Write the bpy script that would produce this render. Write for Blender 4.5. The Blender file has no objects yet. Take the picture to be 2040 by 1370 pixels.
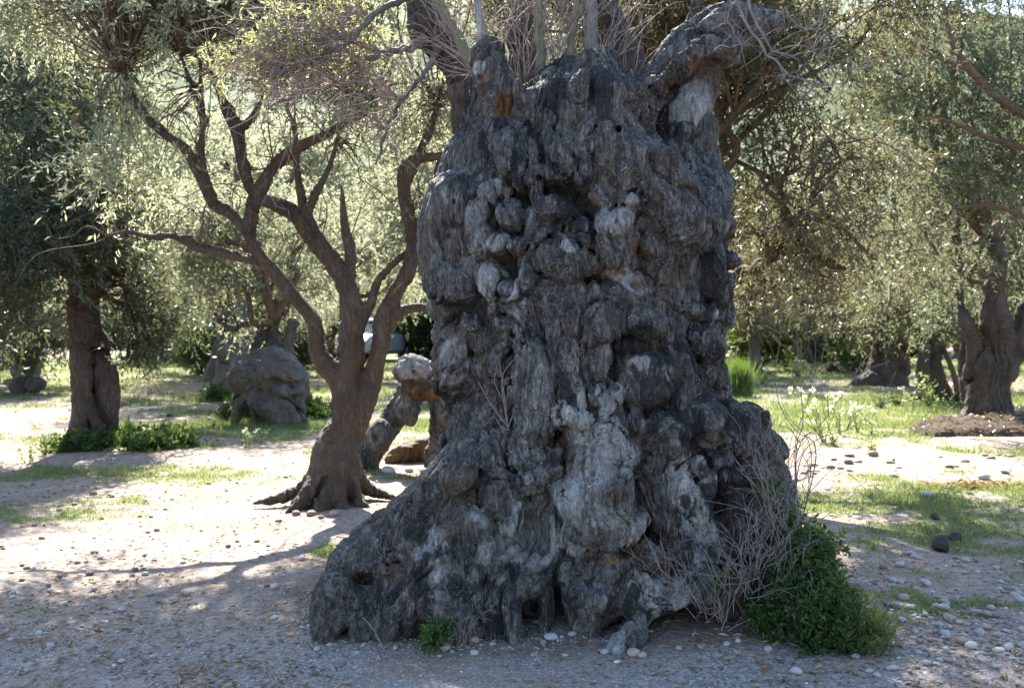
import bpy, math, random
import numpy as np

# ------------------------------------------------------------------ camera, sky, sun, exposure
scene = bpy.context.scene
CAMH, FOC, HZ = 1.6, 2040 * 40.0 / 36.0, 630.0      # eye height, focal length and horizon row of the photograph
cam_data = bpy.data.cameras.new("camera")
cam_data.lens = 40.0
cam_data.sensor_width = 36.0
cam_data.shift_y = -(685.0 - HZ) / 2040.0
cam_data.clip_end = 2000.0
cam_data.dof.use_dof = True
cam_data.dof.focus_distance = 5.8
cam_data.dof.aperture_fstop = 4.2
cam = bpy.data.objects.new("camera", cam_data)
cam.location = (0, 0, CAMH)
cam.rotation_euler = (math.radians(90), 0, 0)
scene.collection.objects.link(cam)
scene.camera = cam

SUN_EL, SUN_AZ = math.radians(41), math.radians(-11)   # azimuth from +Y (view direction), negative = to the left
world = bpy.data.worlds.new("World")
scene.world = world
world.use_nodes = True
wn = world.node_tree
sky = wn.nodes.new("ShaderNodeTexSky")
sky.sky_type = 'NISHITA'
sky.sun_disc = False
sky.sun_elevation = SUN_EL
sky.sun_rotation = SUN_AZ
sky.air_density = 1.0
sky.dust_density = 0.6
bg = wn.nodes["Background"]
bg.inputs["Strength"].default_value = 0.12
wn.links.new(sky.outputs[0], bg.inputs["Color"])

sun_data = bpy.data.lights.new("sun", 'SUN')
sun_data.energy = 5.0
sun_data.angle = math.radians(0.6)
sun_data.color = (1.0, 0.93, 0.82)
sun = bpy.data.objects.new("sun", sun_data)
sd = np.array([math.sin(SUN_AZ) * math.cos(SUN_EL), math.cos(SUN_AZ) * math.cos(SUN_EL), math.sin(SUN_EL)])
from mathutils import Vector
sun.rotation_euler = Vector(sd).to_track_quat('Z', 'Y').to_euler()
sun.location = (0, 0, 30)
scene.collection.objects.link(sun)

vs = scene.view_settings
vs.view_transform = 'Standard'
vs.look = 'None'
vs.gamma = 1.0
vs.use_curve_mapping = False
vs.exposure = 2.5
cy = scene.cycles
cy.max_bounces = 7
cy.diffuse_bounces = 4
cy.glossy_bounces = 2
cy.transmission_bounces = 4
cy.volume_bounces = 0
cy.transparent_max_bounces = 4
cy.caustics_reflective = False
cy.caustics_refractive = False
cy.sample_clamp_indirect = 4.0
cy.use_denoising = True
try:
    cy.denoiser = 'OPENIMAGEDENOISE'
    cy.denoising_input_passes = 'RGB_ALBEDO_NORMAL'
except Exception:
    pass

# ------------------------------------------------------------------ helpers
rng = np.random.default_rng(7)
random.seed(7)
col = scene.collection

def W(px, py, Y):
    """world point that the photograph shows at pixel (px, py) at distance Y"""
    return np.array([(px - 1020.0) / FOC * Y, Y, CAMH - (py - HZ) / FOC * Y])

def mesh_from(name, V, F, smooth=True, attrs=None, mat=None):
    V = np.asarray(V, np.float32); F = np.asarray(F, np.int32)
    me = bpy.data.meshes.new(name)
    n, k = F.shape
    me.vertices.add(len(V)); me.vertices.foreach_set("co", V.ravel())
    me.loops.add(n * k); me.loops.foreach_set("vertex_index", F.ravel())
    me.polygons.add(n)
    me.polygons.foreach_set("loop_start", np.arange(0, n * k, k, dtype=np.int32))
    me.polygons.foreach_set("use_smooth", np.full(n, smooth, dtype=bool))
    me.update(calc_edges=True)
    if attrs:
        for an, av in attrs.items():
            av = np.asarray(av, np.float32)
            if av.ndim == 1:
                a = me.attributes.new(an, 'FLOAT', 'POINT'); a.data.foreach_set("value", av)
            else:
                a = me.attributes.new(an, 'FLOAT_COLOR', 'POINT')
                if av.shape[1] == 3:
                    av = np.concatenate([av, np.ones((len(av), 1), np.float32)], 1)
                a.data.foreach_set("color", np.ascontiguousarray(av).ravel())
    if mat: me.materials.append(mat)
    return me

def put(name, me, parent=None, loc=None, kind=None, label=None, cat=None, group=None):
    o = bpy.data.objects.new(name, me); col.objects.link(o)
    if parent is not None: o.parent = parent
    if loc is not None: o.location = loc
    tag(o, label, cat, group, kind)
    return o

def tag(o, label=None, cat=None, group=None, kind=None):
    if label: o["label"] = label
    if cat: o["category"] = cat
    if group: o["group"] = group
    if kind: o["kind"] = kind
    return o

def thing(name, label, cat, loc=(0, 0, 0), group=None):
    o = bpy.data.objects.new(name, None); col.objects.link(o)
    o.location = loc; o.empty_display_size = 0.1
    tag(o, label, cat, group)
    return o

# value noise -------------------------------------------------------
_perm = np.random.default_rng(3).permutation(256).astype(np.int32)
_val = np.random.default_rng(4).random(256).astype(np.float32) * 2 - 1
def vnoise(P):
    P = np.asarray(P, np.float32)
    I = np.floor(P).astype(np.int32); f = P - I
    f = f * f * f * (f * (f * 6 - 15) + 10)
    i, j, k = I[:, 0] & 255, I[:, 1] & 255, I[:, 2] & 255
    i1, j1, k1 = (i + 1) & 255, (j + 1) & 255, (k + 1) & 255
    a, b = _perm[i], _perm[i1]
    aa, ab, ba, bb = _perm[(a + j) & 255], _perm[(a + j1) & 255], _perm[(b + j) & 255], _perm[(b + j1) & 255]
    h = lambda q, kk: _val[_perm[(q + kk) & 255]]
    x, y, z = f[:, 0], f[:, 1], f[:, 2]
    l = lambda u, v, t: u + (v - u) * t
    lo = l(l(h(aa, k), h(ba, k), x), l(h(ab, k), h(bb, k), x), y)
    hi = l(l(h(aa, k1), h(ba, k1), x), l(h(ab, k1), h(bb, k1), x), y)
    return l(lo, hi, z)
def fbm(P, octs=3, gain=0.5):
    P = np.asarray(P, np.float32); s = 0; a = 1.0; t = 0
    for o in range(octs):
        s = s + a * vnoise(P * (2.03 ** o) + 17.3 * o); t += a; a *= gain
    return s / t
def ridged(P, octs=2):
    s = 0; a = 1.0; t = 0
    for o in range(octs):
        s = s + a * (1 - np.abs(vnoise(P * (2.07 ** o) + 31.7 * o)) * 2); t += a; a *= 0.5
    return s / t
def warp(P, amp, sc):
    return P + amp * np.stack([vnoise(P * sc + 5.1), vnoise(P * sc + 55.7), vnoise(P * sc + 97.3)], 1)

# signed-distance sculpting -----------------------------------------
class Sculpt:
    def __init__(s, lo, hi, vox):
        s.lo = np.array(lo, float); s.vox = vox
        s.n = np.ceil((np.array(hi) - s.lo) / vox).astype(int) + 1
        s.d = np.full(s.n, 0.5, np.float32)
    def grid(s, sl=None):
        if sl is None: sl = [slice(0, n) for n in s.n]
        ax = [(s.lo[i] + s.vox * np.arange(sl[i].start, sl[i].stop)).astype(np.float32) for i in range(3)]
        return ax[0][:, None, None], ax[1][None, :, None], ax[2][None, None, :]
    def box(s, lo, hi):
        a = np.clip(np.floor((np.array(lo) - s.lo) / s.vox).astype(int), 0, s.n)
        b = np.clip(np.ceil((np.array(hi) - s.lo) / s.vox).astype(int) + 1, 0, s.n)
        if np.any(b <= a): return None
        return tuple(slice(int(a[i]), int(b[i])) for i in range(3))
    def union(s, sl, e, k):
        d = s.d[sl]
        h = np.clip(0.5 + 0.5 * (d - e) / k, 0, 1)
        s.d[sl] = d + (e - d) * h - k * h * (1 - h)
    def cut(s, sl, e, k):
        d = s.d[sl]; e = -e
        h = np.clip(0.5 - 0.5 * (d - e) / k, 0, 1)
        s.d[sl] = d + (e - d) * h + k * h * (1 - h)
    def _ell(s, sl, c, r, rot):
        x, y, z = s.grid(sl)
        x = x - c[0]; y = y - c[1]; z = z - c[2]
        co, si = math.cos(rot), math.sin(rot)
        u = co * x - si * z; v = -si * x - co * z
        k0 = np.sqrt((u / r[0]) ** 2 + (v / r[1]) ** 2 + (y / r[2]) ** 2) + 1e-6
        k1 = np.sqrt((u / r[0] ** 2) ** 2 + (v / r[1] ** 2) ** 2 + (y / r[2] ** 2) ** 2) + 1e-6
        return k0 * (k0 - 1) / k1
    def ball(s, c, r, rot=0, k=0.02, socket=0.0, hole=False, rough=0.0):
        """r = (across, down, depth); rot clockwise in the picture plane"""
        m = max(r[0], r[1]); pad = socket + k + 3 * s.vox
        sl = s.box((c[0] - m - pad, c[1] - r[2] - pad, c[2] - m - pad), (c[0] + m + pad, c[1] + r[2] + pad, c[2] + m + pad))
        if sl is None: return
        e = s._ell(sl, c, r, rot)
        if rough:
            x, y, z = np.broadcast_arrays(*s.grid(sl)); m_ = min(r)
            P = np.stack([x.ravel(), y.ravel(), z.ravel() * 0.8], 1)
            e = e + (rough * m_ * fbm(warp(P, 0.5 * m_, 0.8 / m_) * (1.25 / m_), 2)).reshape(e.shape)
        if hole: s.cut(sl, e, k); return
        if socket: s.cut(sl, e - socket, 0.012)
        s.union(sl, e, k)
    def chain(s, pts, k=0.03, socket=0.0, hole=False):
        """pts: rows x, y, z, r"""
        P = np.asarray(pts, float)
        pad = socket + k + 3 * s.vox
        rm = P[:, 3].max() + pad
        sl = s.box(P[:, :3].min(0) - rm, P[:, :3].max(0) + rm)
        if sl is None: return
        big = np.full(s.d[sl].shape, 9.0, np.float32)
        off = [q.start for q in sl]
        for a, b in zip(P[:-1], P[1:]):
            r = max(a[3], b[3]) + pad
            s2 = s.box(np.minimum(a[:3], b[:3]) - r, np.maximum(a[:3], b[:3]) + r)
            if s2 is None: continue
            x, y, z = s.grid(s2)
            ab = b[:3] - a[:3]; L2 = max(float(ab @ ab), 1e-9)
            t = np.clip(((x - a[0]) * ab[0] + (y - a[1]) * ab[1] + (z - a[2]) * ab[2]) / L2, 0, 1)
            e = np.sqrt((x - a[0] - t * ab[0]) ** 2 + (y - a[1] - t * ab[1]) ** 2 + (z - a[2] - t * ab[2]) ** 2) - (a[3] + t * (b[3] - a[3]))
            loc = tuple(slice(q.start - o, q.stop - o) for q, o in zip(s2, off))
            big[loc] = np.minimum(big[loc], e)
        if hole: s.cut(sl, big, k); return
        if socket: s.cut(sl, big - socket, 0.012)
        s.union(sl, big, k)
    def lump(s, amp, sc, band=0.2):
        m = np.abs(s.d) < band
        idx = np.argwhere(m)
        P = (s.lo + idx * s.vox).astype(np.float32)
        s.d[m] += amp * fbm(warp(P, 0.6 / sc, sc * 0.7) * sc, 2).astype(np.float32)
    def mesh(s):
        F = s.d; ins = F < 0
        nx, ny, nz = F.shape
        cnt = np.zeros((nx - 1, ny - 1, nz - 1), np.int8)
        for a in (0, 1):
            for b in (0, 1):
                for c in (0, 1):
                    cnt += ins[a:nx - 1 + a, b:ny - 1 + b, c:nz - 1 + c]
        act = (cnt > 0) & (cnt < 8)
        idx = np.argwhere(act)
        vid = np.full(act.shape, -1, np.int32); vid[act] = np.arange(len(idx), dtype=np.int32)
        acc = np.zeros((len(idx), 3), np.float32); num = np.zeros(len(idx), np.float32)
        cs = [(a, b, c) for a in (0, 1) for b in (0, 1) for c in (0, 1)]
        for p in cs:
            for ax in range(3):
                if p[ax]: continue
                q = list(p); q[ax] = 1
                fa = F[idx[:, 0] + p[0], idx[:, 1] + p[1], idx[:, 2] + p[2]]
                fb = F[idx[:, 0] + q[0], idx[:, 1] + q[1], idx[:, 2] + q[2]]
                m = (fa < 0) != (fb < 0)
                t = np.where(m, fa / np.where(m, fa - fb, 1), 0)
                pt = np.tile(np.array(p, np.float32), (len(idx), 1)); pt[:, ax] = t
                acc[m] += pt[m]; num[m] += 1
        V = s.lo + (idx + acc / num[:, None]) * s.vox
        quads = []
        for ax in range(3):
            o1, o2 = (ax + 1) % 3, (ax + 2) % 3
            sa = [slice(None)] * 3; sb = [slice(None)] * 3
            sa[ax] = slice(0, F.shape[ax] - 1); sb[ax] = slice(1, None)
            A = ins[tuple(sa)]; B = ins[tuple(sb)]
            e = np.argwhere(A != B)
            ok = (e[:, o1] > 0) & (e[:, o2] > 0) & (e[:, o1] < F.shape[o1] - 1) & (e[:, o2] < F.shape[o2] - 1)
            e = e[ok]; fl = A[e[:, 0], e[:, 1], e[:, 2]]
            def cell(d1, d2):
                q = e.copy(); q[:, o1] += d1; q[:, o2] += d2
                return vid[q[:, 0], q[:, 1], q[:, 2]]
            Q = np.stack([cell(-1, -1), cell(0, -1), cell(0, 0), cell(-1, 0)], 1)
            Q[~fl] = Q[~fl][:, ::-1]
            quads.append(Q)
        return V, np.concatenate(quads)

def normals(V, F):
    p = V[F]
    n = np.cross(p[:, 2] - p[:, 0], p[:, 3] - p[:, 1]) if F.shape[1] == 4 else np.cross(p[:, 1] - p[:, 0], p[:, 2] - p[:, 0])
    N = np.zeros_like(V)
    for a in range(3):
        for c in range(F.shape[1]):
            N[:, a] += np.bincount(F[:, c], n[:, a], len(V))
    return N / (np.linalg.norm(N, axis=1, keepdims=True) + 1e-12)

def subdiv(V, F):
    n = len(V)
    E = np.stack([F, np.roll(F, -1, 1)], 2).reshape(-1, 2)
    key = np.minimum(E[:, 0], E[:, 1]).astype(np.int64) * n + np.maximum(E[:, 0], E[:, 1])
    u, inv = np.unique(key, return_inverse=True)
    a, b = u // n, u % n
    mid = (V[a] + V[b]) / 2
    cen = V[F].mean(1)
    # soften: move old vertices towards the mean of their edge midpoints
    cnt = np.bincount(a, minlength=n) + np.bincount(b, minlength=n)
    sm = np.zeros_like(V)
    for k in range(3):
        sm[:, k] = (np.bincount(a, mid[:, k], n) + np.bincount(b, mid[:, k], n)) / np.maximum(cnt, 1)
    old = V * 0.5 + sm * 0.5
    ei = inv.reshape(-1, 4) + n
    ci = np.arange(len(F)) + n + len(u)
    Q = [np.stack([F[:, c], ei[:, c], ci, ei[:, c - 1]], 1) for c in range(4)]
    return np.concatenate([old, mid, cen]), np.concatenate(Q)

def subdiv_part(V, F, sel):
    """subdivide only the selected faces; returns the seam midpoints (index, a, b) to be pinned to their edge"""
    n = len(V); Fs = F[sel]; Fo = F[~sel]
    E = np.stack([Fs, np.roll(Fs, -1, 1)], 2).reshape(-1, 2)
    key = np.minimum(E[:, 0], E[:, 1]).astype(np.int64) * n + np.maximum(E[:, 0], E[:, 1])
    u, inv, cnt = np.unique(key, return_inverse=True, return_counts=True)
    a, b = u // n, u % n; mid = (V[a] + V[b]) / 2; cen = V[Fs].mean(1)
    m = np.bincount(a, minlength=n) + np.bincount(b, minlength=n); sm = V.copy(); w = m > 0
    for k in range(3): sm[w, k] = (np.bincount(a, mid[:, k], n) + np.bincount(b, mid[:, k], n))[w] / m[w]
    old = V.copy(); old[w] = V[w] * 0.5 + sm[w] * 0.5
    ei = inv.reshape(-1, 4) + n; ci = np.arange(len(Fs)) + n + len(u)
    Q = [np.stack([Fs[:, c], ei[:, c], ci, ei[:, c - 1]], 1) for c in range(4)]
    seam = np.nonzero(cnt == 1)[0]
    return np.concatenate([old, mid, cen]), np.concatenate(Q + [Fo]), (seam + n, a[seam], b[seam])

def relax(V, F, it=1, amt=0.5):
    n = len(V)
    for _ in range(it):
        S = np.zeros_like(V); c = np.zeros(n)
        for q in range(F.shape[1]):
            nb = F[:, (q + 1) % F.shape[1]]
            c += np.bincount(F[:, q], minlength=n)
            for a in range(3): S[:, a] += np.bincount(F[:, q], V[nb, a], n)
        V = V * (1 - amt) + amt * S / np.maximum(c, 1)[:, None]
    return V

# tubes --------------------------------------------------------------
def spline(P, step):
    """Catmull-Rom through rows (x,y,z,r...)"""
    P = np.asarray(P, float)
    if len(P) < 3:
        L = np.linalg.norm(P[1, :3] - P[0, :3]); m = max(2, int(L / step) + 1)
        t = np.linspace(0, 1, m)[:, None]; return P[0] * (1 - t) + P[1] * t
    Q = np.vstack([2 * P[0] - P[1], P, 2 * P[-1] - P[-2]]); out = []
    for i in range(1, len(Q) - 2):
        L = np.linalg.norm(Q[i + 1, :3] - Q[i, :3]); m = max(2, int(L / step) + 1)
        t = np.linspace(0, 1, m, endpoint=False)[:, None]
        a, b, c, d = Q[i - 1], Q[i], Q[i + 1], Q[i + 2]
        out.append(0.5 * (2 * b + (c - a) * t + (2 * a - 5 * b + 4 * c - d) * t ** 2 + (3 * b - a - 3 * c + d) * t ** 3))
    out.append(Q[-2][None]); return np.vstack(out)

class Tubes:
    def __init__(s): s.V = []; s.F = []; s.n = 0
    def add(s, P, seg=6, rough=0.0):
        P = np.asarray(P, float); X = P[:, :3]; R = np.maximum(P[:, 3], 1e-4); m = len(X)
        T = np.gradient(X, axis=0); T /= np.linalg.norm(T, axis=1, keepdims=True) + 1e-9
        up = np.array([0.31, 0.9, 0.2]) if abs(T[0] @ np.array([0.31, 0.9, 0.2])) < 0.85 else np.array([1.0, 0.1, 0])
        A = np.cross(T, up); A /= np.linalg.norm(A, axis=1, keepdims=True) + 1e-9
        B = np.cross(T, A)
        th = np.linspace(0, 2 * np.pi, seg, endpoint=False)
        r = R[:, None] * (1 + (rough * rng.standard_normal((m, seg)) if rough else 0))
        V = X[:, None] + r[..., None] * (np.cos(th)[None, :, None] * A[:, None] + np.sin(th)[None, :, None] * B[:, None])
        i = np.arange(m - 1)[:, None] * seg; j = np.arange(seg)[None]; j2 = (j + 1) % seg
        F = np.stack([i + j, i + j2, i + seg + j2, i + seg + j], 2).reshape(-1, 4)
        cap = []
        if seg == 4: cap = [[3, 2, 1, 0], [(m - 1) * seg + q for q in range(4)]]
        s.V.append(V.reshape(-1, 3)); s.F.append(F + s.n)
        if cap: s.F.append(np.array(cap) + s.n)
        else:
            for base, rev in ((0, True), ((m - 1) * seg, False)):
                q = [base + k for k in range(seg)]
                if rev: q = q[::-1]
                f = [[q[0], q[k], q[k + 1], q[k + 2]] if k + 2 < seg else [q[0], q[k], q[k + 1], q[k + 1]] for k in range(1, seg - 1, 2)]
                f = [x for x in f if len(set(x)) == 4]
                if f: s.F.append(np.array(f) + s.n)
        s.n += m * seg
    def mesh(s, name, mat, attrs=None):
        return mesh_from(name, np.vstack(s.V), np.vstack(s.F), True, attrs, mat)

def unit(v): return v / (np.linalg.norm(v, axis=-1, keepdims=True) + 1e-9)

# ------------------------------------------------------------------ materials
class NT:
    def __init__(s, name):
        s.m = bpy.data.materials.new(name); s.m.use_nodes = True
        s.t = s.m.node_tree; s.t.nodes.clear()
        s.out = s.n("ShaderNodeOutputMaterial")
    def n(s, typ, **kw):
        nd = s.t.nodes.new(typ)
        for k, v in kw.items(): setattr(nd, k, v)
        return nd
    def l(s, a, b): s.t.links.new(a, b)
    def val(s, sock, v):
        if hasattr(v, "links"): s.l(v, sock)
        elif v is not None: sock.default_value = v
    def coord(s, scale=(1, 1, 1), kind="Object"):
        c = s.n("ShaderNodeTexCoord"); m = s.n("ShaderNodeMapping"); m.inputs["Scale"].default_value = scale
        s.l(c.outputs[kind], m.inputs["Vector"]); return m.outputs[0]
    def noise(s, vec, scale, detail=4, rough=0.6, dist=0.0):
        n = s.n("ShaderNodeTexNoise"); s.l(vec, n.inputs["Vector"])
        n.inputs["Scale"].default_value = scale; n.inputs["Detail"].default_value = detail
        n.inputs["Roughness"].default_value = rough; n.inputs["Distortion"].default_value = dist
        return n.outputs["Fac"]
    def voro(s, vec, scale, feature='F1', rnd=1.0):
        n = s.n("ShaderNodeTexVoronoi", feature=feature); s.l(vec, n.inputs["Vector"])
        n.inputs["Scale"].default_value = scale; n.inputs["Randomness"].default_value = rnd
        return n
    def ramp(s, fac, stops, interp='LINEAR'):
        r = s.n("ShaderNodeValToRGB"); r.color_ramp.interpolation = interp
        el = r.color_ramp.elements
        while len(el) < len(stops): el.new(0.5)
        for e, (p, c) in zip(el, stops):
            e.position = p; e.color = (*c, 1) if len(c) == 3 else c
        s.l(fac, r.inputs[0]); return r.outputs[0]
    def g(s, fac, lo, hi):
        m = s.n("ShaderNodeMapRange"); s.val(m.inputs[0], fac); m.inputs[1].default_value = lo; m.inputs[2].default_value = hi
        return m.outputs[0]
    def math(s, op, a, b=None, clamp=False):
        m = s.n("ShaderNodeMath", operation=op, use_clamp=clamp); s.val(m.inputs[0], a)
        if b is not None: s.val(m.inputs[1], b)
        return m.outputs[0]
    def mix(s, fac, a, b, mode='MIX'):
        m = s.n("ShaderNodeMix", data_type='RGBA', blend_type=mode)
        s.val(m.inputs[0], fac)
        for i, v in ((6, a), (7, b)):
            if hasattr(v, "links"): s.l(v, m.inputs[i])
            else: m.inputs[i].default_value = (*v, 1)
        return m.outputs[2]
    def attr(s, name, out="Fac"):
        a = s.n("ShaderNodeAttribute"); a.attribute_name = name; return a.outputs[out]
    def bump(s, h, strength, dist, prev=None):
        b = s.n("ShaderNodeBump"); b.inputs["Strength"].default_value = strength; b.inputs["Distance"].default_value = dist
        s.l(h, b.inputs["Height"])
        if prev is not None: s.l(prev, b.inputs["Normal"])
        return b.outputs[0]
    def bsdf(s, color, rough=0.85, normal=None, spec=0.3):
        b = s.n("ShaderNodeBsdfPrincipled"); s.val(b.inputs["Base Color"], color if hasattr(color, "links") else (*color, 1))
        s.val(b.inputs["Roughness"], rough); b.inputs["Specular IOR Level"].default_value = spec
        if normal is not None: s.l(normal, b.inputs["Normal"])
        s.l(b.outputs[0], s.out.inputs[0]); return b

def bark(name, dark, mid, light, warm=None, fine=1.0, lichen=0.3, painted=False, stretch=0.35, bumpk=1.0):
    t = NT(name)
    v = t.coord((1, 1, stretch)); vi = t.coord((1, 1, 1))
    big = t.noise(vi, 2.6 * fine, 5, 0.65, 0.6)
    fib = t.noise(v, 26 * fine, 7, 0.72, 1.3)
    fine_ = t.noise(v, 90 * fine, 4, 0.7, 0.6)
    h1 = t.math('ADD', t.math('MULTIPLY', fib, 0.65), t.math('MULTIPLY', fine_, 0.35))
    c = t.ramp(h1, [(0.30, dark), (0.47, mid), (0.62, light)])
    c = t.mix(t.g(big, 0.40, 0.68), c, tuple(x * 0.55 for x in mid), 'MIX') if not painted else c
    if painted:
        col_ = t.n("ShaderNodeAttribute"); col_.attribute_name = "paint"
        sp = t.n("ShaderNodeSeparateColor"); t.l(col_.outputs["Color"], sp.inputs[0])
        pale, orange, black = sp.outputs[0], sp.outputs[1], sp.outputs[2]
        vs_ = t.coord((1, 1, 0.16))
        pat = t.noise(vi, 3.2, 3, 0.5, 0.6); strk = t.noise(vs_, 9, 3, 0.55, 0.8); edge = t.noise(vi, 38, 4, 0.65)
        je = t.math('MULTIPLY', t.math('SUBTRACT', edge, 0.5), 0.30)
        # brown dead wood, silvery weathered streaks
        brn = t.noise(vi, 1.9, 3, 0.55, 0.5)
        c = t.mix(t.math('MULTIPLY', t.g(t.math('ADD', brn, je), 0.52, 0.60), 0.75), c, t.ramp(h1, [(0.32, (0.022, 0.014, 0.010)), (0.48, (0.085, 0.058, 0.042)), (0.64, (0.20, 0.15, 0.115))]))
        sil = t.ramp(h1, [(0.34, (0.030, 0.028, 0.027)), (0.48, (0.135, 0.128, 0.126)), (0.62, (0.34, 0.33, 0.325))])
        c = t.mix(t.math('MULTIPLY', t.g(t.math('ADD', t.math('ADD', t.math('MULTIPLY', strk, 0.6), t.math('MULTIPLY', pat, 0.4)), je), 0.53, 0.60), 0.8), c, sil)
        pal_c = t.ramp(h1, [(0.33, (0.085, 0.078, 0.075)), (0.48, (0.29, 0.28, 0.275)), (0.64, (0.53, 0.52, 0.515))])
        nz = t.noise(vi, 7, 4, 0.6)
        c = t.mix(t.g(t.math('ADD', pale, t.math('MULTIPLY', t.math('SUBTRACT', nz, 0.5), 1.1)), 0.18, 0.50), c, pal_c)
        ora = t.ramp(t.noise(v, 14, 5, 0.7, 0.5), [(0.35, (0.045, 0.022, 0.011)), (0.52, (0.17, 0.085, 0.036)), (0.7, (0.33, 0.20, 0.10))])
        c = t.mix(t.g(t.math('ADD', orange, t.math('MULTIPLY', t.math('SUBTRACT', nz, 0.5), 1.0)), 0.3, 0.62), c, ora)
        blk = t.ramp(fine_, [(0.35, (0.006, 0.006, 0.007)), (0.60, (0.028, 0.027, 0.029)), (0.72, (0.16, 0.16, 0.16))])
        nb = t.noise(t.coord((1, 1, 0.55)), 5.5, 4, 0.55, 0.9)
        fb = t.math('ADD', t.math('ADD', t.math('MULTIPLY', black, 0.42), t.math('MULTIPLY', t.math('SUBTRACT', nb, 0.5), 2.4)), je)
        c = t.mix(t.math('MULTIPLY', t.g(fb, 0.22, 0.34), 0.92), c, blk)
    if lichen:
        wv = t.voro(vi, 60, 'F1'); ln = t.noise(vi, 7, 4, 0.65)
        sp_ = t.math('MULTIPLY', t.g(wv.outputs["Distance"], 0.33, 0.18), t.g(ln, 0.52, 0.66))
        c = t.mix(t.math('MULTIPLY', sp_, lichen), c, (0.55, 0.55, 0.53))
    if warm:
        wn_ = t.noise(vi, 5, 4, 0.6)
        c = t.mix(t.math('MULTIPLY', t.g(wn_, 0.45, 0.7), 0.7), c, warm)
    dv = t.n("ShaderNodeVectorMath", operation='ADD'); cw = t.coord((1, 1, 0.8)); t.l(cw, dv.inputs[0])
    nv = t.n("ShaderNodeTexNoise"); t.l(vi, nv.inputs["Vector"]); nv.inputs["Scale"].default_value = 9 * fine; nv.inputs["Detail"].default_value = 3
    sv = t.n("ShaderNodeVectorMath", operation='SCALE'); t.l(nv.outputs["Color"], sv.inputs[0]); sv.inputs["Scale"].default_value = 0.12 / fine; t.l(sv.outputs[0], dv.inputs[1])
    crk = t.voro(dv.outputs[0], 26 * fine, 'DISTANCE_TO_EDGE')
    ch = t.g(crk.outputs["Distance"], 0.0, 0.12)
    n = t.bump(fib, 1.0 * bumpk, 0.035)
    n = t.bump(fine_, 1.0 * bumpk, 0.014, n)
    n = t.bump(ch, 0.6 * bumpk, 0.012, n)
    t.bsdf(c, 0.75, n, 0.35)
    return t.m

M = {}
M['old'] = bark("ancient_olive_bark", (0.008, 0.007, 0.007), (0.048, 0.043, 0.041), (0.22, 0.21, 0.20), painted=True, lichen=0.6, stretch=0.22)
M['brown'] = bark("brown_olive_bark", (0.016, 0.011, 0.008), (0.085, 0.058, 0.040), (0.21, 0.155, 0.11), warm=(0.12, 0.068, 0.038), lichen=0.1, stretch=0.22)
M['dark'] = bark("dark_olive_bark", (0.022, 0.016, 0.013), (0.075, 0.055, 0.043), (0.17, 0.13, 0.10), lichen=0.2, stretch=0.25)
M['grey'] = bark("grey_olive_bark", (0.025, 0.023, 0.022), (0.10, 0.092, 0.088), (0.22, 0.21, 0.20), warm=(0.15, 0.10, 0.068), lichen=0.2, stretch=0.3, fine=0.6)
M['rot'] = bark("rotten_orange_wood", (0.10, 0.04, 0.015), (0.28, 0.13, 0.05), (0.42, 0.24, 0.11), lichen=0)
M['deadwood'] = bark("bleached_dead_wood", (0.20, 0.17, 0.14), (0.40, 0.36, 0.32), (0.58, 0.55, 0.50), lichen=0, stretch=0.12)
M['shoot'] = bark("green_shoot_bark", (0.10, 0.105, 0.06), (0.19, 0.19, 0.11), (0.28, 0.275, 0.18), lichen=0.1, bumpk=0.35)
M['smoothgrey'] = bark("smooth_grey_bark", (0.07, 0.06, 0.055), (0.15, 0.135, 0.125), (0.25, 0.235, 0.22), lichen=0.1, bumpk=0.5)

def plain(name, c1, c2, rough=0.8, scale=30, spec=0.2, bmp=0.3):
    t = NT(name); v = t.coord()
    f = t.noise(v, scale, 4, 0.65)
    c = t.ramp(f, [(0.3, c1), (0.7, c2)])
    t.bsdf(c, rough, t.bump(f, bmp, 0.01), spec); return t.m
M['twig'] = plain("dry_twig", (0.11, 0.09, 0.085), (0.24, 0.205, 0.195), 0.7)
M['twigdark'] = plain("brown_twig", (0.055, 0.035, 0.022), (0.14, 0.09, 0.06), 0.8)
M['twigpink'] = plain("pinkish_twig", (0.17, 0.12, 0.10), (0.32, 0.25, 0.22), 0.7)
M['stem'] = plain("green_stem", (0.10, 0.13, 0.04), (0.2, 0.24, 0.09), 0.7)
M['soil'] = plain("dark_soil", (0.03, 0.022, 0.016), (0.085, 0.062, 0.046), 0.95, 20, 0.1, 0.8)

def leafmat(name, stops, trans, tcol, rough=0.42, spec=0.5):
    t = NT(name)
    a = t.attr("tint")
    c = t.ramp(a, stops)
    b = t.n("ShaderNodeBsdfPrincipled"); t.l(c, b.inputs["Base Color"]); b.inputs["Roughness"].default_value = rough
    b.inputs["Specular IOR Level"].default_value = spec
    tr = t.n("ShaderNodeBsdfTranslucent")
    tc = t.mix(0.6, c, tcol, 'MIX'); t.l(tc, tr.inputs[0])
    m = t.n("ShaderNodeMixShader"); m.inputs[0].default_value = trans
    t.l(b.outputs[0], m.inputs[1]); t.l(tr.outputs[0], m.inputs[2]); t.l(m.outputs[0], t.out.inputs[0])
    return t.m
OL = [(0.0, (0.028, 0.045, 0.028)), (0.45, (0.062, 0.085, 0.05)), (0.75, (0.11, 0.125, 0.066)), (0.9, (0.15, 0.15, 0.065)), (1.0, (0.25, 0.26, 0.10))]
M['olive'] = leafmat("olive_leaf", [(0.0, (0.03, 0.046, 0.028)), (0.45, (0.07, 0.09, 0.05)), (0.75, (0.115, 0.13, 0.075)), (1.0, (0.22, 0.235, 0.13))], 0.46, (0.25, 0.27, 0.135), 0.46, 0.5)
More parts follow.
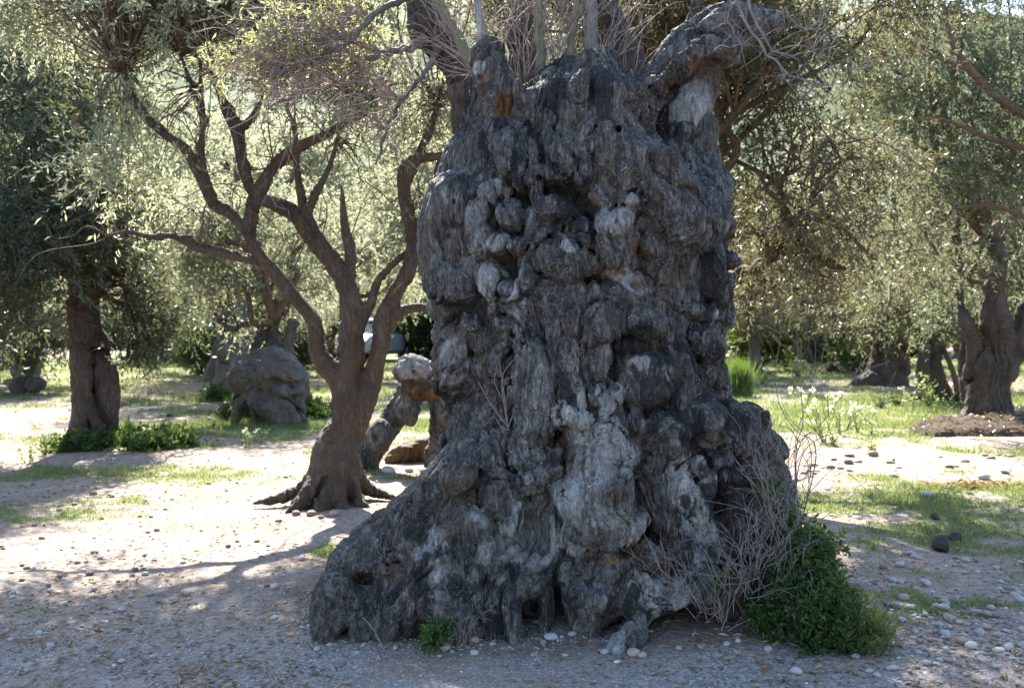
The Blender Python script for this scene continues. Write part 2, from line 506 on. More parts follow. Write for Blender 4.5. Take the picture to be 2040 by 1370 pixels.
M['olivedark'] = leafmat("olive_leaf_dark", [(0.0, (0.016, 0.030, 0.023)), (0.5, (0.038, 0.058, 0.038)), (0.85, (0.085, 0.10, 0.05)), (1.0, (0.20, 0.20, 0.08))], 0.40, (0.20, 0.21, 0.08), 0.42, 0.6)
M['olivewarm'] = leafmat("olive_leaf_warm", [(0.0, (0.024, 0.036, 0.022)), (0.4, (0.056, 0.064, 0.030)), (0.75, (0.10, 0.092, 0.046)), (1.0, (0.19, 0.175, 0.085))], 0.43, (0.22, 0.20, 0.09), 0.44, 0.55)
M['olivepale'] = leafmat("olive_leaf_pale", [(0.0, (0.07, 0.09, 0.058)), (0.5, (0.14, 0.16, 0.095)), (1.0, (0.29, 0.30, 0.17))], 0.54, (0.50, 0.51, 0.32), 0.46, 0.5)
M['fresh'] = leafmat("fresh_olive_leaf", [(0.0, (0.14, 0.16, 0.07)), (0.5, (0.25, 0.27, 0.12)), (1.0, (0.40, 0.41, 0.20))], 0.5, (0.45, 0.45, 0.20))
M['bush'] = leafmat("dark_bush_leaf", [(0.0, (0.016, 0.042, 0.014)), (0.6, (0.04, 0.09, 0.025)), (0.9, (0.09, 0.15, 0.032)), (1.0, (0.22, 0.24, 0.04))], 0.35, (0.18, 0.26, 0.04))
M['grass'] = leafmat("grass_blade", [(0.0, (0.05, 0.085, 0.026)), (0.6, (0.105, 0.145, 0.05)), (1.0, (0.25, 0.24, 0.11))], 0.45, (0.25, 0.30, 0.09), 0.5, 0.4)
M['weed'] = leafmat("weed_leaf", [(0.0, (0.11, 0.17, 0.045)), (0.6, (0.22, 0.29, 0.085)), (1.0, (0.45, 0.47, 0.26))], 0.5, (0.42, 0.46, 0.16))
M['flower'] = leafmat("pale_flower_head", [(0.0, (0.55, 0.52, 0.40)), (1.0, (0.80, 0.78, 0.66))], 0.4, (0.7, 0.68, 0.5))
M['litter'] = leafmat("fallen_leaf", [(0.0, (0.11, 0.07, 0.035)), (0.6, (0.22, 0.15, 0.08)), (1.0, (0.40, 0.33, 0.22))], 0.25, (0.3, 0.2, 0.08))
M['orangelit'] = leafmat("orange_leaf_litter", [(0.0, (0.14, 0.07, 0.025)), (1.0, (0.38, 0.22, 0.06))], 0.3, (0.34, 0.2, 0.05))

def stonemat(name, a, b, rough=0.8):
    t = NT(name); v = t.coord(kind="Object")
    o = t.n("ShaderNodeObjectInfo")
    f = t.noise(v, 12, 5, 0.7)
    base = t.mix(o.outputs["Random"], a, b)
    c = t.mix(t.g(f, 0.3, 0.75), base, tuple(min(1, x * 0.6) for x in a))
    t.bsdf(c, rough, t.bump(t.noise(v, 40, 4, 0.7), 0.5, 0.006), 0.3); return t.m
M['stone_pale'] = stonemat("pale_limestone", (0.36, 0.35, 0.34), (0.50, 0.49, 0.47))
M['stone_brown'] = stonemat("brown_stone", (0.20, 0.135, 0.105), (0.33, 0.25, 0.205))
M['stone_dark'] = stonemat("dark_basalt", (0.04, 0.037, 0.037), (0.065, 0.06, 0.06))
M['stone_pink'] = stonemat("pinkish_stone", (0.34, 0.25, 0.21), (0.44, 0.35, 0.30))
t = NT("mixed_gravel"); c_ = t.attr("tint")
t.bsdf(t.ramp(c_, [(0, (0.10, 0.09, 0.085)), (0.3, (0.21, 0.19, 0.18)), (0.6, (0.33, 0.31, 0.30)), (0.82, (0.31, 0.24, 0.20)), (1, (0.50, 0.49, 0.48))]), 0.8, t.bump(t.noise(t.coord(), 60, 3, 0.6), 0.3, 0.004), 0.3)
M['gravel'] = t.m

# ------------------------------------------------------------------ the ancient trunk
def lin(x, tab):
    xs, ys = zip(*sorted(tab)); return np.interp(x, xs, ys)
YB = 6.42
_edge = [(140, 1105, 1255), (160, 1070, 1285), (185, 1040, 1296), (215, 985, 1300), (250, 940, 1310), (290, 903, 1345), (320, 892, 1395), (350, 882, 1412), (400, 880, 1432),
         (450, 870, 1440), (500, 856, 1440), (560, 855, 1448), (600, 868, 1448), (640, 885, 1445), (680, 880, 1440), (720, 872, 1432), (760, 878, 1440),
         (790, 890, 1455), (820, 905, 1478), (860, 905, 1505), (900, 900, 1530), (940, 892, 1545), (1000, 885, 1560), (1060, 870, 1570), (1120, 850, 1575), (1200, 830, 1580), (1240, 830, 1580)]
_z = [CAMH - (e[0] - HZ) / FOC * YB for e in _edge]
_zl = [(z, (e[1] - 1020) / FOC * YB) for z, e in zip(_z, _edge)]
_zr = [(z, (e[2] - 1020) / FOC * YB) for z, e in zip(_z, _edge)]
ZTOP = max(_z)
def trunk_d(x, y, z):
    L = lin(z, _zl); R = lin(z, _zr)
    cx, a = (L + R) / 2, (R - L) / 2
    b = lin(z, [(0, 0.93), (0.3, 0.86), (0.6, 0.78), (1.2, 0.74), (2.2, 0.70), (2.7, 0.55), (3.05, 0.40)])
    yc = lin(z, [(0, 6.45), (1.0, 6.48), (2.2, 6.5), (3.0, 6.5)])
    q = np.sqrt(((x - cx) / a) ** 2 + ((y - yc) / b) ** 2) + 1e-6
    d = (q - 1) * np.minimum(a, b)
    return np.maximum(d, (z - ZTOP) * 0.8)

FROZEN = [None]
def S(px, py, off=0.0):
    """point of the trunk's front that the photograph shows at (px, py), lifted `off` metres off the bark"""
    t = np.arange(4.9, 7.2, 0.004)
    X, Z = (px - 1020) / FOC * t, CAMH - (py - HZ) / FOC * t
    if FROZEN[0] is None: d = trunk_d(X, t, Z)
    else:
        d0, lo, vox = FROZEN[0]
        I = [np.clip(np.rint((q - lo[i]) / vox).astype(int), 0, d0.shape[i] - 1) for i, q in enumerate((X, t, Z))]
        d = d0[I[0], I[1], I[2]]
    hit = np.nonzero(d < 0)[0]
    i = hit[0] if len(hit) else int(np.argmin(d))
    Y = t[i] - off
    return W(px, py, Y)

sc = Sculpt((-1.35, 5.15, -0.12), (1.95, 7.65, 3.35), 0.0185)
gx, gy, gz = sc.grid()
L_ = lin(gz, _zl); R_ = lin(gz, _zr)
sc.d = trunk_d(gx, gy, gz).astype(np.float32)
sc.lump(0.055, 3.2)
burls = []
paints = []      # (centre, radii, rot, channel, amount)
PX = 5.75 / FOC
def paint(px, py, rx, ry, ch, amt=1.0, rot=0, off=0.0, Y=None):
    c = S(px, py, off) if Y is None else W(px, py, Y)
    paints.append((c, (rx * PX, ry * PX, 0.30), math.radians(rot), 'pob'.index(ch), amt))
def B(px, py, rx, ry, out=0.35, dz=None, rot=0, k=0.015, socket=0.026, col=None, amt=1.0):
    """a burl: an ellipsoid seated in the bark, with a crease round it"""
    dz = (dz or (rx + ry) / 2) * PX
    out *= 1.0 if FROZEN[0] is not None else 1
    c = S(px, py); c = W(px, py, c[1] + dz * (1 - 2 * out))
    fz = FROZEN[0] is not None
    sc.ball(c, (rx * PX, ry * PX, dz), math.radians(rot), k * (1.25 if fz else 1), socket * 0.95, rough=0.30 if fz else 0.0)
    if max(rx, ry) < 110 and FROZEN[0] is not None: burls.append((c, (rx * PX, ry * PX, dz), math.radians(rot)))
    if col: paints.append((c, (rx * PX * 1.05, ry * PX * 1.05, dz + 0.05), math.radians(rot), 'pob'.index(col), amt))
def C(pts, out=0.4, k=0.03, socket=0.0, col=None, amt=1.0):
    P = []
    for px, py, r in pts:
        s = S(px, py); r *= PX
        P.append((*W(px, py, s[1] + r * (1 - 2 * out)), r))
    sc.chain(spline(P, 0.05), k, socket)
    if col:
        for p in P: paints.append((np.array(p[:3]), (p[3] * 1.3, p[3] * 1.6, p[3] + 0.06), 0, 'pob'.index(col), amt))
def Hh(px, py, rx, ry, deep=0.10, rot=0, k=0.02, col=None, amt=1.0):
    c = S(px, py)
    sc.ball(c, (rx * PX, ry * PX, deep), math.radians(rot), k, hole=True)
    if col: paint(px, py, rx * 1.3, ry * 1.3, col, amt, rot)
def G(pts, k=0.015, sink=0.0):
    P = [(*W(px, py, S(px, py)[1] + sink), r * PX) for px, py, r in pts]
    sc.chain(spline(P, 0.04), k, hole=True)
def RW(pts, k=0.06, step=0.06):
    sc.chain(spline([(*W(px, py, Y), r) for px, py, Y, r in pts], step), k)

# broad forms -------------------------------------------------------
B(900, 470, 62, 150, 0.30, 120, 4, 0.06, 0)                 # left flank, long smooth slab
B(893, 560, 52, 62, 0.45, 80, 0, 0.05, 0)                   # its belly
B(918, 575, 60, 55, 0.35, 60, 20, 0.04, 0)
Hh(905, 640, 46, 26, 0.16, 10, 0.04)
B(905, 712, 46, 66, 0.42, 70, 8, 0.03, 0.012)               # snout below it
B(885, 760, 24, 26, 0.5, 40, 0, 0.03, 0)
Hh(945, 708, 12, 15, 0.16, 0, 0.01)
G([(890, 797, 9), (930, 800, 13), (985, 792, 12), (1010, 800, 14)], 0.02, 0.02)
C([(1180, 260, 70), (1240, 325, 80), (1300, 385, 84), (1365, 435, 72)], 0.42, 0.05, 0.012)     # great slanting fold
B(1340, 445, 90, 66, 0.42, 95, 22, 0.03, 0.015)             # its nose
B(1400, 420, 48, 90, 0.30, 90, 5, 0.04, 0.01)
B(1425, 440, 28, 70, 0.35, 70, 0, 0.02, 0.015)
C([(1010, 265, 44), (1040, 330, 50), (1075, 375, 42)], 0.34, 0.03, 0.012)               # left fold under the stub
C([(1070, 215, 40), (1110, 290, 46), (1150, 350, 40), (1120, 372, 26)], 0.32, 0.03, 0.012)
C([(1085, 200, 24), (1125, 240, 22), (1165, 300, 20)], 0.50, 0.02, 0.008)
B(1180, 205, 105, 55, 0.35, 95, -6, 0.04, 0.01)             # knob at the top
B(1235, 205, 55, 50, 0.45, 70, 0, 0.03, 0.012)
B(1130, 190, 48, 42, 0.45, 60, 0, 0.03, 0.012)
Hh(1160, 285, 14, 10, 0.08, 15, 0.015)
Hh(1170, 235, 26, 12, 0.06, 5, 0.02)
# buttress sweeping to the left
RW([(945, 930, 5.98, 0.17), (880, 1020, 5.92, 0.20), (800, 1085, 5.85, 0.20), (725, 1150, 5.76, 0.17), (670, 1205, 5.68, 0.12), (645, 1262, 5.62, 0.09)], 0.06)
RW([(960, 1010, 5.90, 0.20), (900, 1100, 5.78, 0.20), (830, 1180, 5.70, 0.17), (770, 1255, 5.60, 0.10)], 0.06)
RW([(1010, 1060, 5.86, 0.18), (960, 1160, 5.72, 0.18), (900, 1245, 5.60, 0.13), (880, 1290, 5.53, 0.10)], 0.06)
RW([(1060, 1130, 5.80, 0.16), (1030, 1200, 5.68, 0.15), (1000, 1270, 5.58, 0.12)], 0.05)
RW([(1455, 850, 6.35, 0.12), (1500, 960, 6.2, 0.15), (1545, 1080, 6.05, 0.16), (1565, 1190, 5.95, 0.14)], 0.10)
# crown of the trunk: left shoulder, hollow, pale pillar, great limb
RW([(935, 330, 6.5, 0.15), (952, 260, 6.45, 0.11), (965, 200, 6.42, 0.07), (975, 160, 6.4, 0.06)], 0.05)
RW([(1295, 300, 6.32, 0.10), (1288, 230, 6.34, 0.11), (1300, 185, 6.38, 0.12), (1345, 135, 6.42, 0.13), (1405, 85, 6.48, 0.15), (1470, 35, 6.52, 0.17), (1530, -25, 6.56, 0.17), (1590, -110, 6.6, 0.15)], 0.04)
RW([(1300, 180, 6.22, 0.05), (1330, 155, 6.22, 0.055), (1370, 130, 6.22, 0.05), (1410, 100, 6.24, 0.05), (1440, 110, 6.26, 0.06), (1452, 85, 6.3, 0.07)], 0.02)
RW([(1400, 125, 6.33, 0.07), (1410, 150, 6.36, 0.06), (1400, 190, 6.42, 0.06)], 0.03)
RW([(1440, 120, 6.33, 0.06), (1455, 112, 6.36, 0.05)], 0.03)
RW([(1420, 60, 6.28, 0.06), (1480, 20, 6.3, 0.07), (1530, 40, 6.36, 0.08)], 0.03)
sc.ball(W(1370, 205, 6.34), (0.105, 0.14, 0.06), math.radians(28), 0.01)          # pillar head, split flat
RW([(1385, 200, 6.38, 0.075), (1372, 250, 6.36, 0.07), (1362, 300, 6.34, 0.065), (1370, 340, 6.30, 0.08)], 0.03)
RW([(1398, 250, 6.40, 0.05), (1405, 310, 6.38, 0.06), (1400, 350, 6.34, 0.10)], 0.03)
RW([(1325, 350, 6.25, 0.09), (1370, 350, 6.22, 0.10), (1405, 345, 6.28, 0.09)], 0.03)
sc.ball(W(1318, 268, 6.30), (0.055, 0.17, 0.30), math.radians(8), 0.02, hole=True)
sc.ball(W(1335, 180, 6.32), (0.06, 0.06, 0.16), math.radians(-30), 0.02, hole=True)
RW([(1322, 330, 6.42, 0.03), (1318, 270, 6.46, 0.02), (1325, 220, 6.5, 0.02)], 0.02)
paint(1370, 215, 38, 60, 'p', 1.0, 20, Y=6.34); paint(1372, 290, 16, 40, 'o', 0.45, 15, Y=6.34); paint(1385, 145, 30, 26, 'o', 0.55, 0, Y=6.36); paint(1318, 175, 20, 24, 'o', 0.5, 0, Y=6.3)
RW([(1018, 260, 6.18, 0.11), (1003, 210, 6.16, 0.11), (988, 165, 6.16, 0.10), (978, 130, 6.18, 0.09), (982, 112, 6.2, 0.07)], 0.03)    # broken stub
sc.ball(W(1003, 218, 6.03), (0.075, 0.09, 0.06), math.radians(-12), 0.008, hole=True)
paint(1003, 218, 30, 34, 'o', 0.75, -10, Y=6.1); paint(962, 140, 14, 16, 'p', 0.8, 0, Y=6.1); paint(966, 162, 10, 10, 'o', 0.8, 0, Y=6.1)
RW([(1318, 350, 6.78, 0.16), (1318, 260, 6.80, 0.15), (1330, 180, 6.85, 0.13)], 0.05)
FROZEN[0] = (sc.d.copy(), sc.lo, sc.vox)
# creases between the great folds
for g_ in ([(1062, 248, 7), (1110, 264, 9), (1160, 258, 8), (1220, 268, 9), (1285, 255, 8)], [(1008, 255, 7), (990, 300, 8), (1004, 345, 8), (990, 372, 7)], [(1290, 300, 8), (1312, 345, 10), (1350, 372, 9), (1405, 388, 8)], [(1160, 362, 7), (1205, 398, 8), (1245, 402, 7)],
           [(1395, 390, 6), (1412, 440, 7), (1400, 500, 8)], [(1065, 270, 6), (1090, 320, 7), (1120, 352, 7)], [(1330, 510, 8), (1380, 500, 9), (1440, 495, 8)], [(940, 330, 3), (925, 400, 3), (930, 470, 3)], [(905, 380, 3), (898, 450, 3), (890, 520, 3)], [(870, 520, 3), (905, 530, 4), (945, 500, 5)],
           [(945, 500, 6), (950, 560, 7), (965, 600, 7), (985, 610, 8)], [(880, 610, 9), (920, 618, 10), (965, 612, 9)], [(1180, 320, 4), (1230, 380, 4)], [(1225, 290, 3), (1270, 350, 4), (1330, 400, 3)]):
    G(g_, 0.015, 0.005)
C([(1008, 275, 26), (1022, 320, 28), (1055, 355, 24)], 0.36, 0.03, 0.016); C([(1085, 255, 18), (1110, 300, 20), (1125, 335, 16)], 0.4, 0.02, 0.014); B(1160, 180, 18, 34, 0.6, 24, 10, 0.014, 0.012); B(1290, 220, 20, 44, 0.5, 30, 5, 0.015, 0.014); B(1090, 240, 26, 18, 0.5, 24, 0, 0.014, 0.014)
C([(1030, 250, 12), (1050, 300, 14), (1095, 350, 13), (1120, 362, 10)], 0.55, 0.015, 0.012); C([(1180, 250, 10), (1155, 300, 12), (1165, 345, 12)], 0.5, 0.015, 0.010)
# ear-shaped ring and ball
for g_ in ([(1020, 900, 8), (1060, 925, 9), (1110, 920, 8)], [(950, 985, 7), (960, 1040, 8), (1005, 1075, 8), (1050, 1060, 7)], [(1275, 880, 9), (1290, 950, 10), (1285, 1020, 10), (1300, 1085, 9)], [(1330, 870, 8), (1400, 905, 10), (1455, 930, 9)], [(1110, 700, 8), (1170, 705, 9), (1240, 690, 8)], [(1150, 770, 8), (1160, 830, 9)], [(1235, 820, 9), (1300, 825, 9), (1370, 800, 9)], [(1320, 640, 7), (1370, 700, 8), (1420, 720, 8)], [(1225, 1150, 8), (1230, 1210, 9)], [(1060, 1150, 9), (1110, 1160, 10), (1160, 1150, 9)], [(1420, 1060, 9), (1500, 1070, 9)], [(1320, 1130, 8), (1380, 1140, 9), (1450, 1140, 9)]):
    G(g_, 0.015, 0.01)
Hh(1000, 425, 52, 66, 0.12, 0, 0.03)
C([(1003, 372, 17), (968, 392, 20), (950, 432, 22), (962, 478, 25), (1000, 490, 20)], 0.55, 0.02, 0.014, 'p', 0.35)
B(1010, 425, 31, 40, 0.42, 36, 0, 0.012, 0.020)
B(1072, 470, 24, 26, 0.60, 30, 0, 0.012, 0.014)
C([(1040, 400, 24), (1055, 440, 22), (1062, 480, 18), (1075, 520, 12), (1065, 560, 10)], 0.45, 0.02, 0.012)
B(1030, 490, 22, 18, 0.5, 20, 0, 0.012, 0.012)
# niche band under the brow
Hh(1090, 388, 66, 32, 0.26, 6, 0.03)
Hh(1160, 402, 46, 32, 0.20, 20, 0.025, 'o', 0.4)
Hh(1173, 428, 16, 18, 0.30, 0, 0.01)
B(1095, 425, 45, 38, 0.25, 50, 10, 0.03, 0.01)
C([(1190, 380, 22), (1225, 400, 22), (1262, 402, 20)], 0.5, 0.02, 0.01)
B(1268, 400, 18, 17, 0.75, 22, 0, 0.01, 0.012, 'p', 0.5)
B(1228, 440, 44, 34, 0.72, 48, -12, 0.016, 0.016, 'p', 0.45)
B(1222, 485, 40, 44, 0.64, 50, 8, 0.016, 0.016)
B(1152, 455, 21, 22, 0.70, 26, 0, 0.012, 0.012, 'p', 0.35)
B(1158, 486, 29, 28, 0.55, 34, 0, 0.012, 0.014)
B(1130, 525, 62, 40, 0.58, 58, 10, 0.016, 0.018, 'b', 0.35)
B(1095, 505, 26, 34, 0.5, 36, 25, 0.015, 0.012)
paint(1122, 492, 30, 13, 'p', 1.0, 50)
Hh(1180, 560, 26, 12, 0.10, 8, 0.015, 'o', 0.5)
Hh(1270, 505, 26, 18, 0.10, 30, 0.015, 'o', 0.5)
C([(1350, 500, 12), (1340, 522, 13)], 0.5, 0.015, 0.006, 'p', 0.3)
B(1300, 505, 40, 26, 0.35, 50, 20, 0.02, 0.01)
# bare wedge
Hh(1265, 562, 66, 26, 0.10, 35, 0.02)
C([(1215, 545, 20), (1265, 570, 22), (1305, 600, 16)], 0.18, 0.02, 0.006, 'o', 0.45)
paint(1245, 560, 50, 22, 'p', 0.55, 35)
# pale hollow on the left
Hh(1000, 545, 52, 52, 0.15, 0, 0.03)
B(990, 560, 34, 50, 0.22, 40, -10, 0.015, 0.0, 'p', 1.0)
paint(1018, 520, 22, 16, 'o', 0.5)
B(1055, 545, 20, 26, 0.40, 24, 0, 0.015, 0.012)
# centre plank
C([(1040, 580, 34), (1050, 650, 36), (1062, 720, 42), (1075, 790, 50), (1085, 850, 50)], 0.30, 0.02, 0.012, 'p', 0.30)
G([(1066, 580, 7), (1070, 640, 8), (1082, 700, 6), (1095, 760, 5)], 0.01, 0.0)
C([(1092, 590, 20), (1108, 650, 22), (1130, 710, 20), (1135, 780, 14)], 0.45, 0.02, 0.012)
C([(1110, 585, 22), (1140, 640, 24), (1160, 690, 18)], 0.45, 0.02, 0.012)
G([(1128, 655, 6), (1132, 700, 12), (1148, 735, 8)], 0.012, 0.03)
Hh(1014, 668, 15, 14, 0.18, 0, 0.012)
Hh(1003, 708, 16, 18, 0.18, 0, 0.012)
Hh(995, 600, 13, 22, 0.18, 0, 0.012)
Hh(1010, 795, 16, 22, 0.18, 0, 0.012)
C([(990, 600, 18), (1003, 650, 14), (992, 690, 16), (985, 740, 20)], 0.4, 0.02, 0.012)
B(950, 660, 38, 36, 0.32, 45, 0, 0.03, 0.008, 'b', 0.3)
C([(1005, 862, 14), (1040, 868, 17), (1080, 872, 18), (1100, 850, 16), (1100, 815, 14)], 0.50, 0.015, 0.012)
C([(960, 840, 26), (975, 900, 30), (970, 950, 26)], 0.35, 0.03, 0.01)
C([(915, 800, 20), (935, 860, 26), (945, 920, 30)], 0.35, 0.03, 0.01)
# brow ledge and balls on the right half
C([(1095, 580, 20), (1150, 585, 26), (1230, 600, 30), (1310, 615, 30)], 0.42, 0.03, 0.012)
B(1196, 640, 50, 50, 0.66, 54, 0, 0.014, 0.016, 'b', 0.15)
B(1285, 650, 60, 46, 0.40, 60, 20, 0.03, 0.012, 'b', 0.3)
Hh(1285, 748, 74, 78, 0.10, 0, 0.025)
B(1284, 748, 56, 60, 0.56, 58, 0, 0.012, 0.020, 'b', 0.3)
paint(1270, 730, 26, 22, 'p', 0.75); paint(1302, 770, 18, 12, 'p', 0.8)
C([(1245, 690, 16), (1290, 680, 16), (1340, 715, 18), (1350, 770, 18), (1335, 815, 20)], 0.45, 0.02, 0.01, 'b', 0.4)
B(1190, 725, 36, 40, 0.35, 45, 0, 0.02, 0.012, 'b', 0.35)
B(1185, 790, 34, 26, 0.38, 34, 0, 0.015, 0.01, 'b', 0.2)
B(1232, 785, 14, 20, 0.65, 16, -15, 0.008, 0.008, 'p', 1.0)
C([(1195, 790, 10), (1208, 802, 12), (1200, 822, 9)], 0.65, 0.01, 0.006, 'p', 1.1)
B(1405, 565, 58, 72, 0.36, 80, 0, 0.03, 0.012)
C([(1360, 620, 14), (1405, 636, 15), (1445, 634, 12)], 0.70, 0.012, 0.010, 'p', 0.45)
G([(1370, 648, 7), (1410, 656, 9), (1450, 650, 8)], 0.012, 0.0)
Hh(1404, 610, 12, 8, 0.06, 0, 0.01)
B(1452, 520, 22, 16, 0.55, 40, 10, 0.02, 0.008)
B(1385, 690, 60, 40, 0.34, 70, 15, 0.03, 0.012, 'b', 0.35)
C([(1370, 680, 12), (1410, 682, 13), (1430, 690, 9)], 0.6, 0.015, 0.01)
Hh(1380, 712, 22, 12, 0.09, 0, 0.015)
B(1400, 750, 52, 44, 0.38, 60, 0, 0.03, 0.012, 'b', 0.3)
C([(1300, 610, 14), (1350, 690, 14), (1370, 760, 16), (1360, 830, 18)], 0.40, 0.02, 0.008)
B(1435, 860, 70, 70, 0.28, 100, 25, 0.05, 0.01, 'b', 0.5)
B(1390, 830, 50, 44, 0.42, 60, 0, 0.03, 0.012, 'b', 0.35)
B(1320, 850, 60, 40, 0.38, 60, 10, 0.03, 0.012, 'b', 0.45)
B(1250, 850, 46, 40, 0.36, 46, 0, 0.02, 0.012, 'b', 0.4)
C([(1405, 858, 12), (1420, 868, 12), (1438, 882, 10)], 0.95, 0.008, 0.006, 'o', 0.45)
C([(1440, 886, 13), (1442, 905, 13), (1428, 915, 10)], 0.7, 0.01, 0.008)
# pale knots in the middle
B(1122, 832, 28, 34, 0.62, 34, 10, 0.012, 0.012, 'p', 0.9)
B(1155, 845, 26, 26, 0.66, 28, 0, 0.012, 0.010, 'p', 0.9)
B(1150, 872, 22, 18, 0.62, 24, 0, 0.012, 0.008, 'p', 0.8)
C([(1147, 782, 9), (1148, 808, 12)], 0.7, 0.012, 0.006, 'p', 1.0)
Hh(1118, 872, 16, 22, 0.28, 10, 0.012)
Hh(1132, 900, 10, 40, 0.16, 6, 0.015, 'o', 0.35)
C([(1170, 872, 18), (1205, 880, 30), (1235, 915, 26)], 0.62, 0.014, 0.014, 'p', 0.75)
B(1237, 935, 24, 22, 0.6, 26, 0, 0.01, 0.010, 'p', 0.6)
C([(1035, 900, 20), (1065, 905, 22)], 0.6, 0.012, 0.012, 'p', 0.35)
# burl garland
B(1078, 952, 50, 34, 0.62, 44, -14, 0.014, 0.016, 'p', 0.35)
B(1040, 962, 24, 26, 0.6, 26, 0, 0.012, 0.01)
B(1180, 1010, 84, 88, 0.56, 80, 0, 0.016, 0.020, 'p', 0.55)
B(1172, 930, 46, 52, 0.45, 54, 0, 0.03, 0.0, 'p', 0.45)
B(1245, 1050, 42, 34, 0.72, 44, -28, 0.012, 0.014, 'p', 0.45)
C([(1120, 1040, 10), (1150, 1056, 11), (1195, 1046, 10), (1240, 1010, 9)], 1.15, 0.012, 0.004, 'p', 0.4)
C([(1125, 1068, 22), (1160, 1090, 24), (1200, 1075, 22), (1230, 1062, 18)], 0.66, 0.014, 0.01, 'p', 0.35)
Hh(1133, 985, 7, 9, 0.20, 0, 0.008)
Hh(1280, 1075, 26, 30, 0.24, 20, 0.015)
paint(1195, 1100, 50, 12, 'o', 0.55); paint(1255, 1085, 18, 14, 'o', 0.6)
B(1200, 1128, 50, 34, 0.55, 44, 6, 0.014, 0.014, 'p', 0.25)
B(1000, 960, 30, 26, 0.55, 32, 0, 0.012, 0.014)
B(985, 1005, 38, 46, 0.60, 44, 10, 0.012, 0.016)
B(1028, 1032, 24, 26, 0.72, 28, 0, 0.01, 0.012)
B(1003, 1048, 26, 20, 0.66, 26, 0, 0.01, 0.010)
B(1015, 985, 20, 26, 0.7, 24, 0, 0.01, 0.010)
B(915, 960, 34, 36, 0.50, 50, 0, 0.02, 0.012)
B(950, 930, 30, 26, 0.4, 34, 0, 0.02, 0.01)
Hh(960, 955, 14, 12, 0.09, 0, 0.015)
# smooth pale sheet with its slit
Hh(1070, 1050, 58, 62, 0.10, 0, 0.04)
paint(1060, 1060, 62, 80, 'p', 0.85); paint(1010, 1080, 40, 40, 'p', 0.5)
G([(1120, 1050, 5), (1123, 1085, 11), (1124, 1115, 6)], 0.01, 0.03)
C([(1100, 1040, 14), (1112, 1090, 13), (1128, 1130, 18), (1170, 1160, 20)], 0.4, 0.02, 0.006)
C([(940, 1040, 16), (965, 1100, 16), (992, 1160, 14)], 0.6, 0.02, 0.008, 'p', 0.3)
# tongue of bare wood
Hh(1380, 990, 64, 80, 0.10, 10, 0.04)
C([(1350, 928, 22), (1358, 975, 34), (1385, 1020, 30), (1405, 1050, 20)], 0.42, 0.015, 0.014, 'p', 0.95)
C([(1395, 925, 18), (1412, 970, 20), (1418, 1030, 14)], 0.50, 0.014, 0.012, 'p', 0.5)
Hh(1438, 1010, 30, 46, 0.24, 0, 0.02)
B(1330, 900, 40, 24, 0.5, 40, 0, 0.02, 0.01, 'b', 0.3)
C([(1300, 925, 20), (1300, 980, 24), (1320, 1040, 30), (1370, 1075, 26)], 0.42, 0.02, 0.012, 'b', 0.25)
B(1470, 950, 44, 50, 0.34, 70, 0, 0.03, 0.012, 'b', 0.4)
B(1500, 1030, 56, 60, 0.34, 80, 0, 0.04, 0.012, 'b', 0.4)
B(1440, 1095, 62, 38, 0.50, 60, 0, 0.02, 0.012, 'b', 0.2)
C([(1400, 1110, 14), (1440, 1092, 16), (1490, 1095, 12)], 0.8, 0.014, 0.008, 'p', 0.55)
B(1350, 1105, 42, 34, 0.46, 44, 0, 0.02, 0.012, 'b', 0.2)
C([(1340, 1040, 14), (1365, 1060, 18), (1345, 1090, 16)], 0.66, 0.014, 0.01)
B(1510, 1140, 80, 64, 0.36, 90, 10, 0.03, 0.012, 'b', 0.3)
B(1400, 1170, 76, 44, 0.40, 70, 0, 0.03, 0.012, 'b', 0.25)
# lower right: knee, pale roll, caves
C([(1275, 1100, 22), (1250, 1140, 20), (1248, 1185, 22), (1265, 1215, 20)], 0.6, 0.014, 0.012)
B(1300, 1120, 30, 26, 0.55, 34, 0, 0.012, 0.012)
C([(1272, 1170, 24), (1310, 1188, 26), (1350, 1185, 22), (1372, 1165, 16)], 0.66, 0.014, 0.014, 'p', 0.55)
Hh(1340, 1250, 130, 42, 0.30, -6, 0.05, 'o', 0.35)
Hh(1460, 1265, 76, 44, 0.22, 0, 0.05)
Hh(1100, 1225, 74, 46, 0.34, 0, 0.04)
C([(1075, 1180, 14), (1085, 1220, 12), (1080, 1270, 12)], 0.35, 0.02, 0.006)
C([(1130, 1185, 12), (1140, 1225, 12), (1150, 1270, 16)], 0.3, 0.02, 0.006)
B(1180, 1190, 54, 34, 0.45, 50, 0, 0.02, 0.012, 'p', 0.2)
C([(1130, 1165, 16), (1170, 1200, 22), (1175, 1250, 24), (1190, 1295, 26)], 0.5, 0.02, 0.01)
RW([(1315, 1200, 5.58, 0.05), (1280, 1240, 5.50, 0.075), (1250, 1280, 5.42, 0.09), (1240, 1315, 5.36, 0.10)], 0.02)     # sawn surface root
sc.ball(W(1168, 1275, 5.24), (0.13, 0.22, 0.15), 0.2, 0.006, hole=True)
paints.append((W(1215, 1275, 5.34), (0.06, 0.12, 0.12), 0.2, 0, 0.9))

